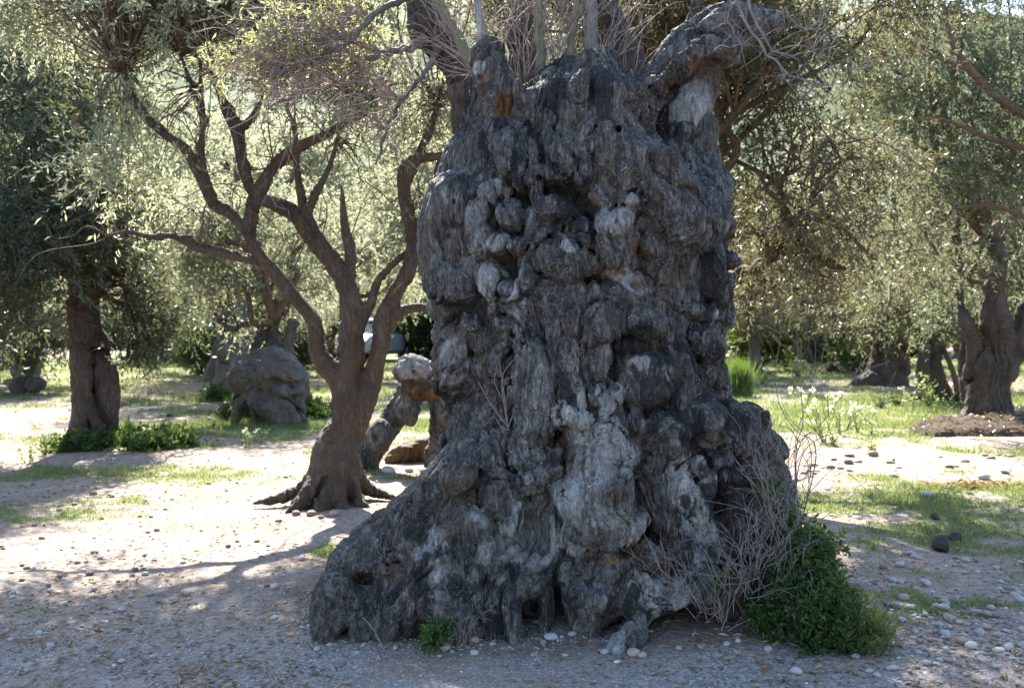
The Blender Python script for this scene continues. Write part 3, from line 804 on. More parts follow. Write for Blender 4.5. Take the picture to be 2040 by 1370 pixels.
C([(1400, 1215, 16), (1440, 1225, 14), (1500, 1215, 14), (1550, 1240, 20)], 0.35, 0.03, 0.0)
def RB(px, py, Y, rx, ry, dz, rot=0, k=0.02, socket=0.014, col=None, amt=1.0):
    q = Y / FOC
    sc.ball(W(px, py, Y), (rx * q, ry * q, dz), math.radians(rot), k, socket)
    if col: paints.append((W(px, py, Y), (rx * q * 1.1, ry * q * 1.1, dz + 0.08), math.radians(rot), 'pob'.index(col), amt))
for pts in ([(905, 1015, 14), (845, 1065, 18), (770, 1120, 18), (700, 1165, 16), (650, 1195, 14)], [(920, 1035, 12), (880, 1085, 18), (830, 1130, 18), (790, 1185, 20), (770, 1240, 18), (765, 1285, 16)], [(935, 1050, 14), (915, 1110, 16), (880, 1165, 22), (850, 1225, 20), (835, 1285, 16)],
            [(950, 1040, 12), (958, 1100, 14), (945, 1160, 20), (915, 1215, 22), (900, 1280, 18)], [(970, 1060, 10), (990, 1120, 14), (985, 1180, 18), (960, 1240, 20), (955, 1290, 16)], [(1010, 1100, 16), (1022, 1160, 18), (1015, 1220, 20), (1025, 1285, 18)], [(640, 1215, 18), (650, 1260, 18), (640, 1290, 14)], [(690, 1185, 20), (710, 1230, 20), (715, 1285, 18)],
            [(800, 1095, 8), (770, 1140, 9), (740, 1160, 9)], [(860, 1050, 8), (815, 1110, 9), (800, 1150, 8)], [(900, 1060, 7), (870, 1120, 8), (850, 1170, 9)], [(740, 1130, 9), (690, 1160, 10), (660, 1180, 9)]):
    C(pts, 0.24, 0.035, 0.010)
for pts in ([(880, 1040, 4), (810, 1100, 5), (730, 1150, 6)], [(905, 1080, 4), (850, 1150, 6), (815, 1230, 6)], [(940, 1090, 4), (915, 1180, 6), (870, 1270, 6)], [(975, 1110, 5), (965, 1190, 6), (935, 1270, 6)], [(725, 1195, 7), (740, 1250, 8)], [(1000, 1150, 5), (995, 1230, 7), (990, 1290, 6)]): G(pts, 0.012, 0.0)
for px, py, rx, ry in ((700, 1205, 40, 26), (815, 1195, 46, 40), (890, 1200, 40, 34), (670, 1170, 34, 20), (1060, 1180, 34, 24)): B(px, py, rx, ry, 0.3, 40, -30, 0.04, 0.012)
Hh(722, 1165, 22, 15, 0.14, 25, 0.02)
for p in ((692, 1128, 5.62), (745, 1105, 5.66), (770, 1095, 5.66), (700, 1150, 5.6), (785, 1120, 5.6)):
    Hh(p[0], p[1] + 6, 9, 5, 0.05, -20, 0.01)
paint(845, 1090, 22, 40, 'p', 0.7, 20, Y=5.65); paint(870, 1120, 16, 50, 'p', 0.5, 10, Y=5.6)
# many small knots and creases all round the trunk
_r = np.random.default_rng(21)
for i in range(110):
    z = _r.uniform(0.15, 2.75); th = _r.uniform(0, 2 * np.pi)
    Lz, Rz = lin(z, _zl), lin(z, _zr)
    bz = lin(z, [(0, 0.93), (0.6, 0.78), (1.2, 0.74), (2.2, 0.70), (3.05, 0.45)])
    c = np.array([(Lz + Rz) / 2 + (Rz - Lz) / 2 * math.cos(th), 6.48 + bz * math.sin(th), z])
    if th > np.pi and i % 3 == 0 and abs(math.cos(th)) < 0.8: continue
    if th < np.pi or i % 3 == 0:
        r = _r.uniform(0.03, 0.11); sc.ball(c, (r * _r.uniform(0.7, 1.3), r * _r.uniform(0.8, 1.6), r), _r.uniform(-0.6, 0.6), 0.02, 0.016)
    elif i % 3 == 1:
        p = [(*(c + np.array([_r.uniform(-0.05, 0.05), 0.01, dz])), _r.uniform(0.008, 0.02)) for dz in np.linspace(0.12, -0.12, 4)]
        sc.chain(spline(p, 0.04), 0.015, hole=True)
    else:
        p = [(*(c + np.array([_r.uniform(-0.05, 0.05), 0.02, dz])), _r.uniform(0.02, 0.04)) for dz in np.linspace(0.16, -0.16, 4)]
        sc.chain(spline(p, 0.04), 0.02, 0.014)
# general dark lichen on the right half, plain grey on the left flank
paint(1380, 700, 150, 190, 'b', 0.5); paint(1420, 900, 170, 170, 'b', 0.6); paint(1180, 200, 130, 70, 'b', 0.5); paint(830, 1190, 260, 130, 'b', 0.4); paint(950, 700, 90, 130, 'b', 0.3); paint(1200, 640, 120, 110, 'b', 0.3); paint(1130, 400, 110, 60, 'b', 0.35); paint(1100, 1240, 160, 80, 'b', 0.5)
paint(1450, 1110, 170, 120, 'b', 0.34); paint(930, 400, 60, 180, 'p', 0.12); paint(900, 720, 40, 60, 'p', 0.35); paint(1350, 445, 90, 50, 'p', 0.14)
paint(1340, 1250, 150, 60, 'o', 0.25)

def vec3(P): return np.stack([vnoise(P + 3.7), vnoise(P + 61.1), vnoise(P + 123.9)], 1)
def finish(s, paints, disp, sub=True, scale=1.0, rel=0, swirl=(0.03, 0.012), axis=None, burls=()):
    V, F = s.mesh()
    seam = None
    if sub == 'front': V, F, seam = subdiv_part(V, F, V[F].mean(1)[:, 1] < 6.62)
    elif sub: V, F = subdiv(V, F)
    if rel: V = relax(V, F, rel)
    N = normals(V, F)
    P = V.astype(np.float32)
    Pw = warp(P, 0.06 * scale, 5.0 / scale)
    st = Pw * np.array([1, 1, 0.45], np.float32)
    bm_ = np.zeros(len(P), np.float32)
    if axis is not None:                       # sinews run down the trunk and fan out along the roots
        th = np.arctan2(P[:, 1] - axis[1], P[:, 0] - axis[0])
        q_ = np.stack([np.cos(th) * 0.95, np.sin(th) * 0.95, P[:, 2] * 0.16], 1).astype(np.float32)
        st = q_ + 0.10 * vec3(P * 2.2) + 0.035 * vec3(P * 6.0)
        for c, r_, rot in burls:
            m = max(r_[0], r_[1]) * 1.3
            idx = np.nonzero((np.abs(V[:, 0] - c[0]) < m) & (np.abs(V[:, 2] - c[2]) < m) & (np.abs(V[:, 1] - c[1]) < r_[2] * 1.3 + 0.02))[0]
            if not len(idx): continue
            x, z = V[idx, 0] - c[0], V[idx, 2] - c[2]; y = V[idx, 1] - c[1]; co, si = math.cos(rot), math.sin(rot)
            k_ = np.sqrt(((co * x - si * z) / r_[0]) ** 2 + ((-si * x - co * z) / r_[1]) ** 2 + (y / r_[2]) ** 2)
            bm_[idx] = np.maximum(bm_[idx], 0.75 * np.clip((1.15 - k_) / 0.35, 0, 1))
    A = disp
    fold = lambda f, fr: np.abs(np.sin(np.pi * fr * f))
    n1 = fbm(st * 2.3 / scale, 2); n2 = fbm(Pw * 3.1 / scale + 41.0, 2)
    msk = np.clip(0.5 + 1.2 * fbm(P * 4.1 / scale + 9.0, 1), 0.15, 1)
    rgh = np.clip(0.55 + 1.5 * fbm(P * 2.6 / scale + 77.0, 2), 0.12, 1.2)
    sh = 0.62 if axis is not None else 1.0
    h = A[0] * (fold(n1, 6.5) ** sh - 0.6) * (msk if axis is None else (0.45 + 0.55 * msk) * (1 - 0.85 * bm_)) + A[1] * (fold(n2, 11.0) - 0.6) * (1.1 - msk) * (1 - 0.6 * bm_) \
        + A[2] * rgh * (fold(n1 + 0.12 * n2, 24.0) ** sh - 0.6) * (1 - 0.6 * bm_) + A[3] * rgh * (ridged(st * 42.0 / scale, 2) - 0.45) + A[4] * fbm(Pw * 11.0 / scale, 2)
    Vp = V
    V = V + N * h[:, None] + swirl[0] * vec3(P * 4.5 / scale) + swirl[1] * vec3(P * 11.0 / scale) + 0.4 * swirl[1] * vec3(P * 24.0 / scale)
    Vw = V; V = Vp
    col_ = np.zeros((len(V), 3), np.float32)
    for c, r, rot, ch, amt in paints:
        m = max(r[0], r[1]) * 1.25
        idx = np.nonzero((np.abs(V[:, 0] - c[0]) < m) & (np.abs(V[:, 2] - c[2]) < m) & (np.abs(V[:, 1] - c[1]) < r[2] * 1.3))[0]
        if not len(idx): continue
        x, z = V[idx, 0] - c[0], V[idx, 2] - c[2]; y = V[idx, 1] - c[1]
        co, si = math.cos(rot), math.sin(rot)
        u = (co * x - si * z) / r[0]; v = (-si * x - co * z) / r[1]
        q = np.sqrt(u * u + v * v + (y / r[2]) ** 2)
        w = np.clip((1.2 - q) / 0.5, 0, 1) * amt
        col_[idx, ch] = np.maximum(col_[idx, ch], w)
    if seam is not None: Vw[seam[0]] = (Vw[seam[1]] + Vw[seam[2]]) / 2
    return Vw, F, np.clip(col_, 0, 1)

olive = thing("olive_tree", "ancient gnarled grey olive with a massive burled trunk and left-sweeping buttress root", "tree", (0.4, 6.5, 0))
def rel_to(V, o): return V - np.array(o.location)
V, F, pc = finish(sc, paints, (0.040, 0.009, 0.016, 0.004, 0.006), swirl=(0.034, 0.010), axis=(0.40, 6.5), burls=burls, sub='front')
put("trunk", mesh_from("trunk", rel_to(V, olive), F, True, {"paint": pc}, M['old']), olive)
del sc

# ------------------------------------------------------------------ ground
def gpt(px, py):
    Y = CAMH * FOC / (py - HZ); return (px - 1020) / FOC * Y, Y
def gheight(x, y):
    P = np.stack([x, y, np.zeros_like(x)], 1)
    h = 0.035 * fbm(P * 0.9, 2) + 0.012 * fbm(P * 5.0, 2)
    h = h * np.clip((np.hypot(x, y)) / 3, 0.3, 1)
    h += 0.08 * np.exp(-(((x - 0.3) / 1.5) ** 2 + ((y - 6.4) / 1.2) ** 2) ** 2)
    h += 0.03 * np.exp(-((x + 1.53) / 0.42) ** 2 - ((y - 9.65) / 0.5) ** 2)
    far = np.clip((y - 75) / 120, 0, 1)
    h += far ** 1.5 * 55 + far * 8 * fbm(P * 0.03, 3)
    return h
def ell(x, y, cx, cy, rx, ry): return np.clip(1.35 - np.sqrt(((x - cx) / rx) ** 2 + ((y - cy) / ry) ** 2), 0, 1)
GRASS = [(-4.6, 9.2, 1.7, 0.75, 1.0), (-3.6, 11.6, 3.0, 0.7, 0.7), (-7.0, 14.2, 2.6, 1.0, 0.8), (-3.0, 16.5, 3.2, 1.6, 0.9), (-1.2, 7.9, 0.35, 0.22, 0.9), (-0.9, 13.5, 1.2, 1.0, 0.6), (-0.8, 11.4, 0.6, 0.35, 0.8),
         (4.0, 10.2, 2.2, 1.2, 1.0), (3.9, 8.6, 1.9, 0.9, 0.85), (5.2, 8.9, 1.2, 0.7, 0.9), (4.2, 7.2, 1.6, 0.6, 0.45), (2.2, 6.1, 0.5, 0.5, 0.5), (4.5, 17.5, 3.5, 3.0, 0.9), (2.6, 24, 3.0, 6.0, 0.9), (8.5, 20, 4, 5, 0.9),
         (-2.5, 22, 6, 4.0, 0.7), (-12, 30, 8, 8, 0.6), (0, 40, 30, 14, 0.8), (6.5, 13.4, 1.6, 0.8, 0.8)]
def grassmask(x, y):
    m = np.zeros_like(x)
    for cx, cy_, rx, ry, a in GRASS: m = np.maximum(m, a * ell(x, y, cx, cy_, rx, ry))
    P = np.stack([x, y, np.zeros_like(x)], 1)
    n = fbm(P * 1.7, 3) * 0.8 + 0.35 * fbm(P * 7, 2)
    return np.clip(m * 1.15 + n * 1.5 - 0.42, 0, 1) * (m > 0.02)
def axis(a, b, da, lim, grow):
    v = [0.0]; st = da
    while v[-1] < lim:
        if v[-1] > a: st *= grow
        v.append(v[-1] + st)
    return np.array(v)
xs = axis(5.0, 0, 0.10, 260, 1.16); xs = np.concatenate([-xs[:0:-1], xs])
ys = axis(10.0, 0, 0.10, 330, 1.11) + 2.2; ys = np.concatenate([[-60, -30, -12, -4, 0, 1.2], ys])
XX, YY = np.meshgrid(xs, ys, indexing='ij')
gxv, gyv = XX.ravel(), YY.ravel()
gzv = gheight(gxv, gyv)
nX, nY = len(xs), len(ys)
ii, jj = np.meshgrid(np.arange(nX - 1), np.arange(nY - 1), indexing='ij')
q0 = (ii * nY + jj).ravel()
GF = np.stack([q0, q0 + nY, q0 + nY + 1, q0 + 1], 1)
gm = grassmask(gxv, gyv)
path = np.clip((5.75 - gyv + 0.35 * np.abs(gxv) * (gxv > 1.2) * 0.4 + 0.15 * fbm(np.stack([gxv, gyv, gyv * 0], 1) * 1.5, 2)) / 0.35, 0, 1)
soil = np.clip(1.2 - np.abs(np.sqrt(((gxv - 0.35) / 1.5) ** 2 + ((gyv - 6.5) / 1.12) ** 2) - 0.95) / 0.22, 0, 1)
t = NT("stony_ground")
v = t.coord(kind="Object")
ga = t.attr("grass"); pa = t.attr("path"); so = t.attr("soil")
n1 = t.noise(v, 1.3, 5, 0.65); n2 = t.noise(v, 14, 5, 0.7); n3 = t.noise(v, 60, 4, 0.7)
vo = t.voro(v, 38, 'F1'); vo2 = t.voro(v, 90, 'F1')
dry = t.ramp(n2, [(0.3, (0.13, 0.095, 0.075)), (0.5, (0.245, 0.195, 0.158)), (0.7, (0.35, 0.29, 0.245))])
dry = t.mix(t.g(n1, 0.45, 0.7), dry, (0.185, 0.125, 0.09))
peb = t.ramp(vo.outputs["Color"], [(0.1, (0.09, 0.075, 0.065)), (0.5, (0.24, 0.21, 0.18)), (0.9, (0.40, 0.37, 0.34))])
dry = t.mix(t.math('MULTIPLY', t.g(vo.outputs["Distance"], 0.5, 0.3), 0.6), dry, peb)
grv = t.ramp(vo2.outputs["Color"], [(0.1, (0.085, 0.078, 0.074)), (0.5, (0.20, 0.188, 0.18)), (0.9, (0.37, 0.355, 0.345))])
c = t.mix(t.math('MULTIPLY', t.math('MULTIPLY', pa, t.g(n1, 0.68, 0.42)), 0.8), dry, grv)
c = t.mix(t.math('MULTIPLY', so, 0.85), c, t.ramp(n2, [(0.3, (0.055, 0.042, 0.034)), (0.7, (0.15, 0.115, 0.09))]))
gr = t.ramp(n3, [(0.3, (0.06, 0.075, 0.025)), (0.5, (0.12, 0.15, 0.05)), (0.7, (0.22, 0.21, 0.10))])
gf = t.g(t.math('ADD', ga, t.math('MULTIPLY', t.math('SUBTRACT', n2, 0.5), 0.8)), 0.12, 0.5)
c = t.mix(t.math('MULTIPLY', gf, 0.85), c, gr)
fr = t.n("ShaderNodeSeparateXYZ"); t.l(v, fr.inputs[0])
hill = t.ramp(t.noise(v, 0.12, 6, 0.75), [(0.35, (0.05, 0.075, 0.03)), (0.55, (0.12, 0.15, 0.07)), (0.7, (0.28, 0.26, 0.20))])
c = t.mix(t.g(fr.outputs[1], 70, 95), c, hill)
nb = t.bump(n2, 0.6, 0.03)
nb = t.bump(t.g(vo.outputs["Distance"], 0.6, 0.1), 0.6, 0.012, nb)
nb = t.bump(t.g(vo2.outputs["Distance"], 0.6, 0.1), 0.4, 0.006, nb)
t.bsdf(c, 0.95, nb, 0.15)
M['ground'] = t.m
put("ground", mesh_from("ground", np.stack([gxv, gyv, gzv], 1), GF, True, {"grass": gm, "path": path, "soil": soil}, M['ground']), kind="structure")
def gz1(x, y): return float(gheight(np.array([float(x)]), np.array([float(y)]))[0])

# ------------------------------------------------------------------ foliage and trees
def ico():
    p = (1 + 5 ** 0.5) / 2
    V = np.array([(-1, p, 0), (1, p, 0), (-1, -p, 0), (1, -p, 0), (0, -1, p), (0, 1, p), (0, -1, -p), (0, 1, -p), (p, 0, -1), (p, 0, 1), (-p, 0, -1), (-p, 0, 1)], float) / math.sqrt(1 + p * p)
    F = np.array([(0, 11, 5), (0, 5, 1), (0, 1, 7), (0, 7, 10), (0, 10, 11), (1, 5, 9), (5, 11, 4), (11, 10, 2), (10, 7, 6), (7, 1, 8), (3, 9, 4), (3, 4, 2), (3, 2, 6), (3, 6, 8), (3, 8, 9), (4, 9, 5), (2, 4, 11), (6, 2, 10), (8, 6, 7), (9, 8, 1)])
    return V, F

def leaf_arrays(base, d, L, w, tint, r):
    """folded lance-shaped leaves: four corners, two faces each"""
    n = len(base)
    side = unit(np.cross(d, r.standard_normal((n, 3))))
    nor = np.cross(d, side)
    a = base; tip = base + d * L[:, None] - nor * (L * 0.12)[:, None]
    m = base + d * (L * 0.45)[:, None] + nor * (w * 0.18)[:, None]
    V = np.stack([a, m + side * (w / 2)[:, None], tip, m - side * (w / 2)[:, None]], 1).reshape(-1, 3)
    i = np.arange(n)[:, None] * 4
    F = np.stack([i + np.array([[0, 1, 2]]), i + np.array([[0, 2, 3]])], 1).reshape(-1, 3)
    return V, F, np.repeat(tint, 4)

def twigs_in(clusters, n, r, droop=0.25, shell=0.35):
    cl = np.asarray(clusters, float)
    w = cl[:, 6] * (cl[:, 3] * cl[:, 4] * cl[:, 5]) ** 0.75; w /= w.sum()
    m = max(len(cl) * 4, n // 26)              # leafy sprays hang together in clumps
    kc = r.choice(len(cl), m, p=w)
    uc = unit(r.standard_normal((m, 3))) * (r.random(m) ** shell)[:, None]
    cc = cl[kc, :3] + uc * cl[kc, 3:6] * (0.75 + 0.5 * vnoise(uc * 2.3 + kc[:, None] * 7.7))[:, None]
    a = r.integers(0, m, n); k = kc[a]
    sp = np.minimum(0.30 * cl[k, 3:6].max(1), 0.34 + 0.05 * cl[k, 3:6].max(1))[:, None]
    u = uc[a]
    P = cc[a] + r.standard_normal((n, 3)) * sp * np.array([1, 1, 0.7]) * 0.75
    D = unit(u + 0.7 * r.standard_normal((n, 3)) + np.array([0, 0, -droop]))
    return P, D, k

def crown_mesh(name, clusters, n, r, leaf=(0.055, 0.013), per=12, tl=0.30, mat=None, droop=0.25, off=(0, 0, 0), shell=0.4, bias=0.0):
    P, D, k = twigs_in(clusters, n, r, droop, shell)
    tw = r.random(n) ** 1.3
    s = r.random((n, per)); Ls = tl * (0.6 + 0.8 * r.random(n))
    base = (P[:, None] + D[:, None] * (s * Ls[:, None])[..., None]).reshape(-1, 3)
    base[:, 2] -= (0.25 * (s ** 2) * Ls[:, None]).ravel()
    d = unit(np.repeat(D, per, 0) * 0.8 + 0.75 * unit(r.standard_normal((n * per, 3))))
    L = leaf[0] * (0.6 + 0.8 * r.random(n * per)); w = leaf[1] * (0.7 + 0.6 * r.random(n * per))
    tint = np.clip(np.repeat(tw, per) * 0.62 + 0.38 * r.random(n * per) + bias, 0, 1)
    V, F, ti = leaf_arrays(base, d, L, w, tint, r)
    return mesh_from(name, V - np.array(off), F, False, {"tint": ti}, mat), P

def wig(a, b, r, r0, r1, bend=0.15, steps=5):
    a, b = np.asarray(a, float), np.asarray(b, float)
    L = np.linalg.norm(b - a); t = np.linspace(0, 1, steps)[:, None]
    j = r.standard_normal((steps, 3)) * L * bend * 0.5; j[0] = 0; j[-1] *= 0.3
    P = a * (1 - t) + b * t + j
    P[:, 2] += (np.sin(t[:, 0] * np.pi) * L * bend * 0.8)
    return np.hstack([P, r0 + (r1 - r0) * t])

def limbs_to(T, start, clusters, r, r0, sub=7, subr=0.008, seg=6, step=0.12, bend=0.22):
    """crooked limbs from the trunk top into every leaf cluster, each with thin branches"""
    for c in clusters:
        c = np.asarray(c, float)
        P = spline(wig(start, c[:3], r, r0, r0 * 0.35, bend), step); T.add(P, seg)
        for _ in range(sub):
            i = r.integers(len(P) // 3, len(P)); u = unit(r.standard_normal(3))
            e = c[:3] + u * c[3:6] * 0.85
            Q = spline(wig(P[i, :3], e, r, P[i, 3] * 0.5, subr * 0.6, 0.22, 4), step * 1.3); T.add(Q, 4)
            for _ in range(3):
                j = r.integers(len(Q) // 3, len(Q)); e2 = Q[j, :3] + unit(r.standard_normal(3) + np.array([0, 0, -0.3])) * r.uniform(0.3, 0.7)
                T.add(spline(wig(Q[j, :3], e2, r, subr * 0.7, subr * 0.3, 0.25, 3), step * 1.5), 4)

def trunk_from(name, parts, o, lo, hi, vox, mat, disp, sub=False, scale=1.6, cuts=(), lump=(0.04, 2.5), balls=(), rel=0):
    s = Sculpt(lo, hi, vox)
    for pts, k, sock in parts: s.chain(spline(pts, vox * 4), k, sock)
    s.lump(*lump)
    for c, rr, rot, k, sock in balls: s.ball(c, rr, rot, k, sock)
    for c, rr, rot, k in cuts: s.ball(c, rr, rot, k, hole=True)
    V, F, pc = finish(s, [], disp, sub, scale, rel)
    return put(name, mesh_from(name, V - np.array(o.location), F, True, {"paint": pc}, mat), o)

def PT(Y, rows):       # rows of px, py, radius in px (optional own depth)
    out = []
    for q in rows:
        y = q[3] if len(q) > 3 else Y
        out.append((*W(q[0], q[1], y), q[2] * y / FOC))
    return out
def CL(rows):          # leaf clusters: px, py, Y, rx px, ry px, depth m, weight
    return [(*W(px, py, Y), rx * Y / FOC, dz, ry * Y / FOC, w) for px, py, Y, rx, ry, dz, w in rows]
def stuff(o): o["kind"] = "stuff"; return o

# ---- branches and crown of the ancient olive
r = np.random.default_rng(101)
def shoot(name, rows, Y, mat, seg=10):
    T = Tubes(); P = spline(PT(Y, rows), 0.04); P[:, :3] += 0.006 * r.standard_normal((len(P), 3)); T.add(P, seg, 0.03)
    T.V = [v - np.array(olive.location) for v in T.V]
    return put(name, T.mesh(name, M[mat]), olive)
shoot("shoot", [(945, 150, 13), (928, 100, 12), (898, 50, 11), (866, -10, 10), (840, -90, 9)], 6.55, 'shoot')
shoot("shoot", [(1075, 190, 14), (1075, 150, 11), (1078, 90, 10.5), (1072, 20, 10), (1060, -80, 9)], 6.36, 'shoot')
shoot("shoot", [(1118, 190, 11), (1120, 145, 9), (1140, 80, 8), (1152, 0, 7.5), (1160, -90, 6.5)], 6.38, 'shoot')
shoot("shoot", [(1180, 190, 30), (1180, 150, 18), (1178, 100, 15), (1177, 40, 14.5), (1172, -90, 13)], 6.36, 'smoothgrey', 14)
shoot("dead_stick", [(975, 125, 14), (962, 80, 10), (955, 40, 8), (946, -30, 6), (940, -90, 4)], 6.22, 'deadwood')
shoot("limb", [(1060, 250, 34), (1045, 140, 30), (1040, 60, 30), (1062, -20, 28), (1090, -120, 26)], 6.9, 'dark', 14)
shoot("limb", [(1265, 220, 34), (1255, 130, 30), (1232, 60, 26), (1195, -10, 24), (1150, -120, 22)], 6.9, 'dark', 14)
shoot("limb", [(1360, 120, 16), (1375, 50, 12), (1400, -20, 10), (1440, -90, 9)], 6.95, 'dark')
shoot("limb", [(930, 260, 30), (915, 150, 30), (880, 90, 36), (858, 55, 44), (842, 20, 36), (835, -40, 28), (800, -120, 22)], 7.0, 'dark', 14)
shoot("branch", [(850, 80, 14), (815, 95, 8), (760, 108, 7), (715, 128, 7), (670, 165, 5), (610, 180, 3.5), (540, 210, 2.5)], 6.9, 'smoothgrey')
shoot("branch", [(850, -20, 10), (790, 5, 7), (735, 40, 6), (690, 85, 5.5), (625, 120, 4.5), (570, 140, 3.5), (490, 165, 2.5)], 6.7, 'smoothgrey')
shoot("branch", [(872, 90, 10), (862, 120, 7), (845, 150, 5), (800, 200, 4.5), (770, 260, 3.5), (750, 330, 2)], 6.9, 'smoothgrey')
def fan(T, start, Y, n, ang, spread, length, r, rad=2.0, forks=2, bend=0.12, drop=0.0):
    """thin twigs springing from one spot; ang in degrees, 90 = up"""
    for _ in range(n):
        a = math.radians(r.normal(ang, spread)); L = length * r.uniform(0.5, 1.1) * Y / FOC
        d = np.array([math.cos(a), r.normal(0, 0.35), math.sin(a)])
        s0 = W(start[0] + r.normal(0, 12), start[1] + r.normal(0, 6), Y + r.normal(0, 0.1)); e = s0 + d * L - np.array([0, 0, drop * L])
        P = spline(wig(s0, e, r, rad * Y / FOC, rad * 0.45 * Y / FOC, bend, 4), 0.08); T.add(P, 4)
        for _ in range(forks):
            i = r.integers(len(P) // 4, len(P)); d2 = unit(d + 0.75 * r.standard_normal(3))
            T.add(wig(P[i, :3], P[i, :3] + d2 * L * r.uniform(0.2, 0.5), r, rad * 0.6 * Y / FOC, rad * 0.3 * Y / FOC, 0.15, 4), 4)
T = Tubes()
for st, n, ang, spr, ln in (((1040, 165), 16, 105, 22, 230), ((1110, 150), 18, 88, 20, 230), ((985, 120), 16, 110, 30, 200), ((950, 150), 14, 150, 25, 170), ((1190, 150), 14, 70, 22, 220), ((1060, 160), 10, 70, 20, 220), ((1260, 180), 8, 65, 20, 200), ((1085, 60), 14, 90, 40, 160), ((900, 60), 14, 120, 50, 150)):
    fan(T, st, 6.4, n, ang, spr, ln, r, 1.05, 3)
T.V = [v_ - np.array(olive.location) for v_ in T.V]
stuff(put("twigs", T.mesh("twigs", M['twigpink']), olive))
# pale drooping dead twigs on the right
T = Tubes()
for rows in ([(1455, -20, 3.2), (1490, 50, 3), (1530, 110, 2.8), (1570, 145, 2.4), (1620, 165, 1.8), (1680, 172, 1.0)], [(1480, -20, 3.2), (1510, 50, 2.8), (1540, 100, 2.4), (1580, 110, 1.8), (1650, 95, 1.2)], [(1452, -20, 2.4), (1455, 40, 2), (1470, 80, 1.4), (1478, 95, 0.8)],
             [(1530, 108, 1.8), (1600, 90, 1.5), (1660, 130, 1.2), (1725, 138, 0.8)], [(1545, 120, 1.8), (1590, 190, 1.2), (1605, 195, 0.7)], [(1560, 20, 2.0), (1600, 60, 1.6), (1640, 40, 1.0)]):
    P = spline(PT(5.95, rows), 0.05); P[:, :3] += 0.006 * r.standard_normal((len(P), 3)); T.add(P, 5)
    for _ in range(16):
        i = r.integers(len(P) // 3, len(P)); d = unit(np.array([r.normal(0.5, 0.8), r.normal(0, 0.4), r.normal(0.15, 0.6)]))
        T.add(wig(P[i, :3], P[i, :3] + d * r.uniform(0.05, 0.22), r, 0.0028, 0.0012, 0.2, 4), 4)
T.V = [v_ - np.array(olive.location) for v_ in T.V]
stuff(put("dead_twigs", T.mesh("dead_twigs", M['twig']), olive))
# the pale twig sprays and fresh leaves of its left branch
spr = CL([(480, 120, 6.7, 70, 40, 0.25, 1.4), (560, 80, 6.7, 70, 40, 0.3, 1.2), (640, 60, 6.7, 90, 50, 0.3, 1.0), (700, 20, 6.7, 100, 50, 0.3, 0.9), (440, 140, 6.7, 40, 30, 0.2, 1.2), (600, 150, 6.75, 90, 40, 0.3, 0.4), (720, 170, 6.8, 100, 60, 0.3, 0.35), (560, -40, 6.7, 160, 60, 0.4, 1.0)])
me, P_ = crown_mesh("leaves", spr, 190, r, (0.05, 0.013), 12, 0.16, M['fresh'], 0.1, olive.location)
stuff(put("leaves", me, olive))
T = Tubes()
for a in PT(6.75, [(690, 85, 3), (625, 120, 3), (570, 140, 3), (715, 128, 3), (670, 165, 3), (610, 180, 2.5), (760, 108, 3), (735, 40, 3), (800, 200, 3), (770, 260, 3), (650, 90, 3), (600, 130, 3)]):
    for _ in range(16):
        d = unit(np.array([r.normal(-0.9, 0.6), r.normal(0, 0.5), r.normal(0.0, 0.5)])); e = np.array(a[:3]) + d * r.uniform(0.2, 0.75)
        P = spline(wig(a[:3], e, r, 0.0042, 0.0016, 0.2, 4), 0.06); T.add(P, 4)
        for _ in range(3):
            i = r.integers(1, len(P)); T.add(wig(P[i, :3], P[i, :3] + unit(d + 0.8 * r.standard_normal(3)) * r.uniform(0.08, 0.3), r, 0.0026, 0.0012, 0.2, 4), 4)
T.V = [v_ - np.array(olive.location) for v_ in T.V]
stuff(put("twig_spray", T.mesh("twig_spray", M['twigpink']), olive))
top = [(-1.6, 7.0, 4.9, 1.3, 1.0, 0.7, 1), (0.2, 6.6, 5.2, 1.4, 1.2, 0.8, 1), (1.9, 6.6, 4.9, 1.4, 1.2, 0.8, 1), (3.2, 7.0, 4.6, 1.0, 1.0, 0.7, 1), (0.6, 8.0, 5.4, 1.6, 1.0, 0.8, 1), (2.4, 8.0, 5.2, 1.4, 1.0, 0.8, 1)]
me, P_ = crown_mesh("crown", top, 2600, r, (0.075, 0.02), 10, 0.35, M['olive'], 0.2, olive.location)
stuff(put("crown", me, olive))

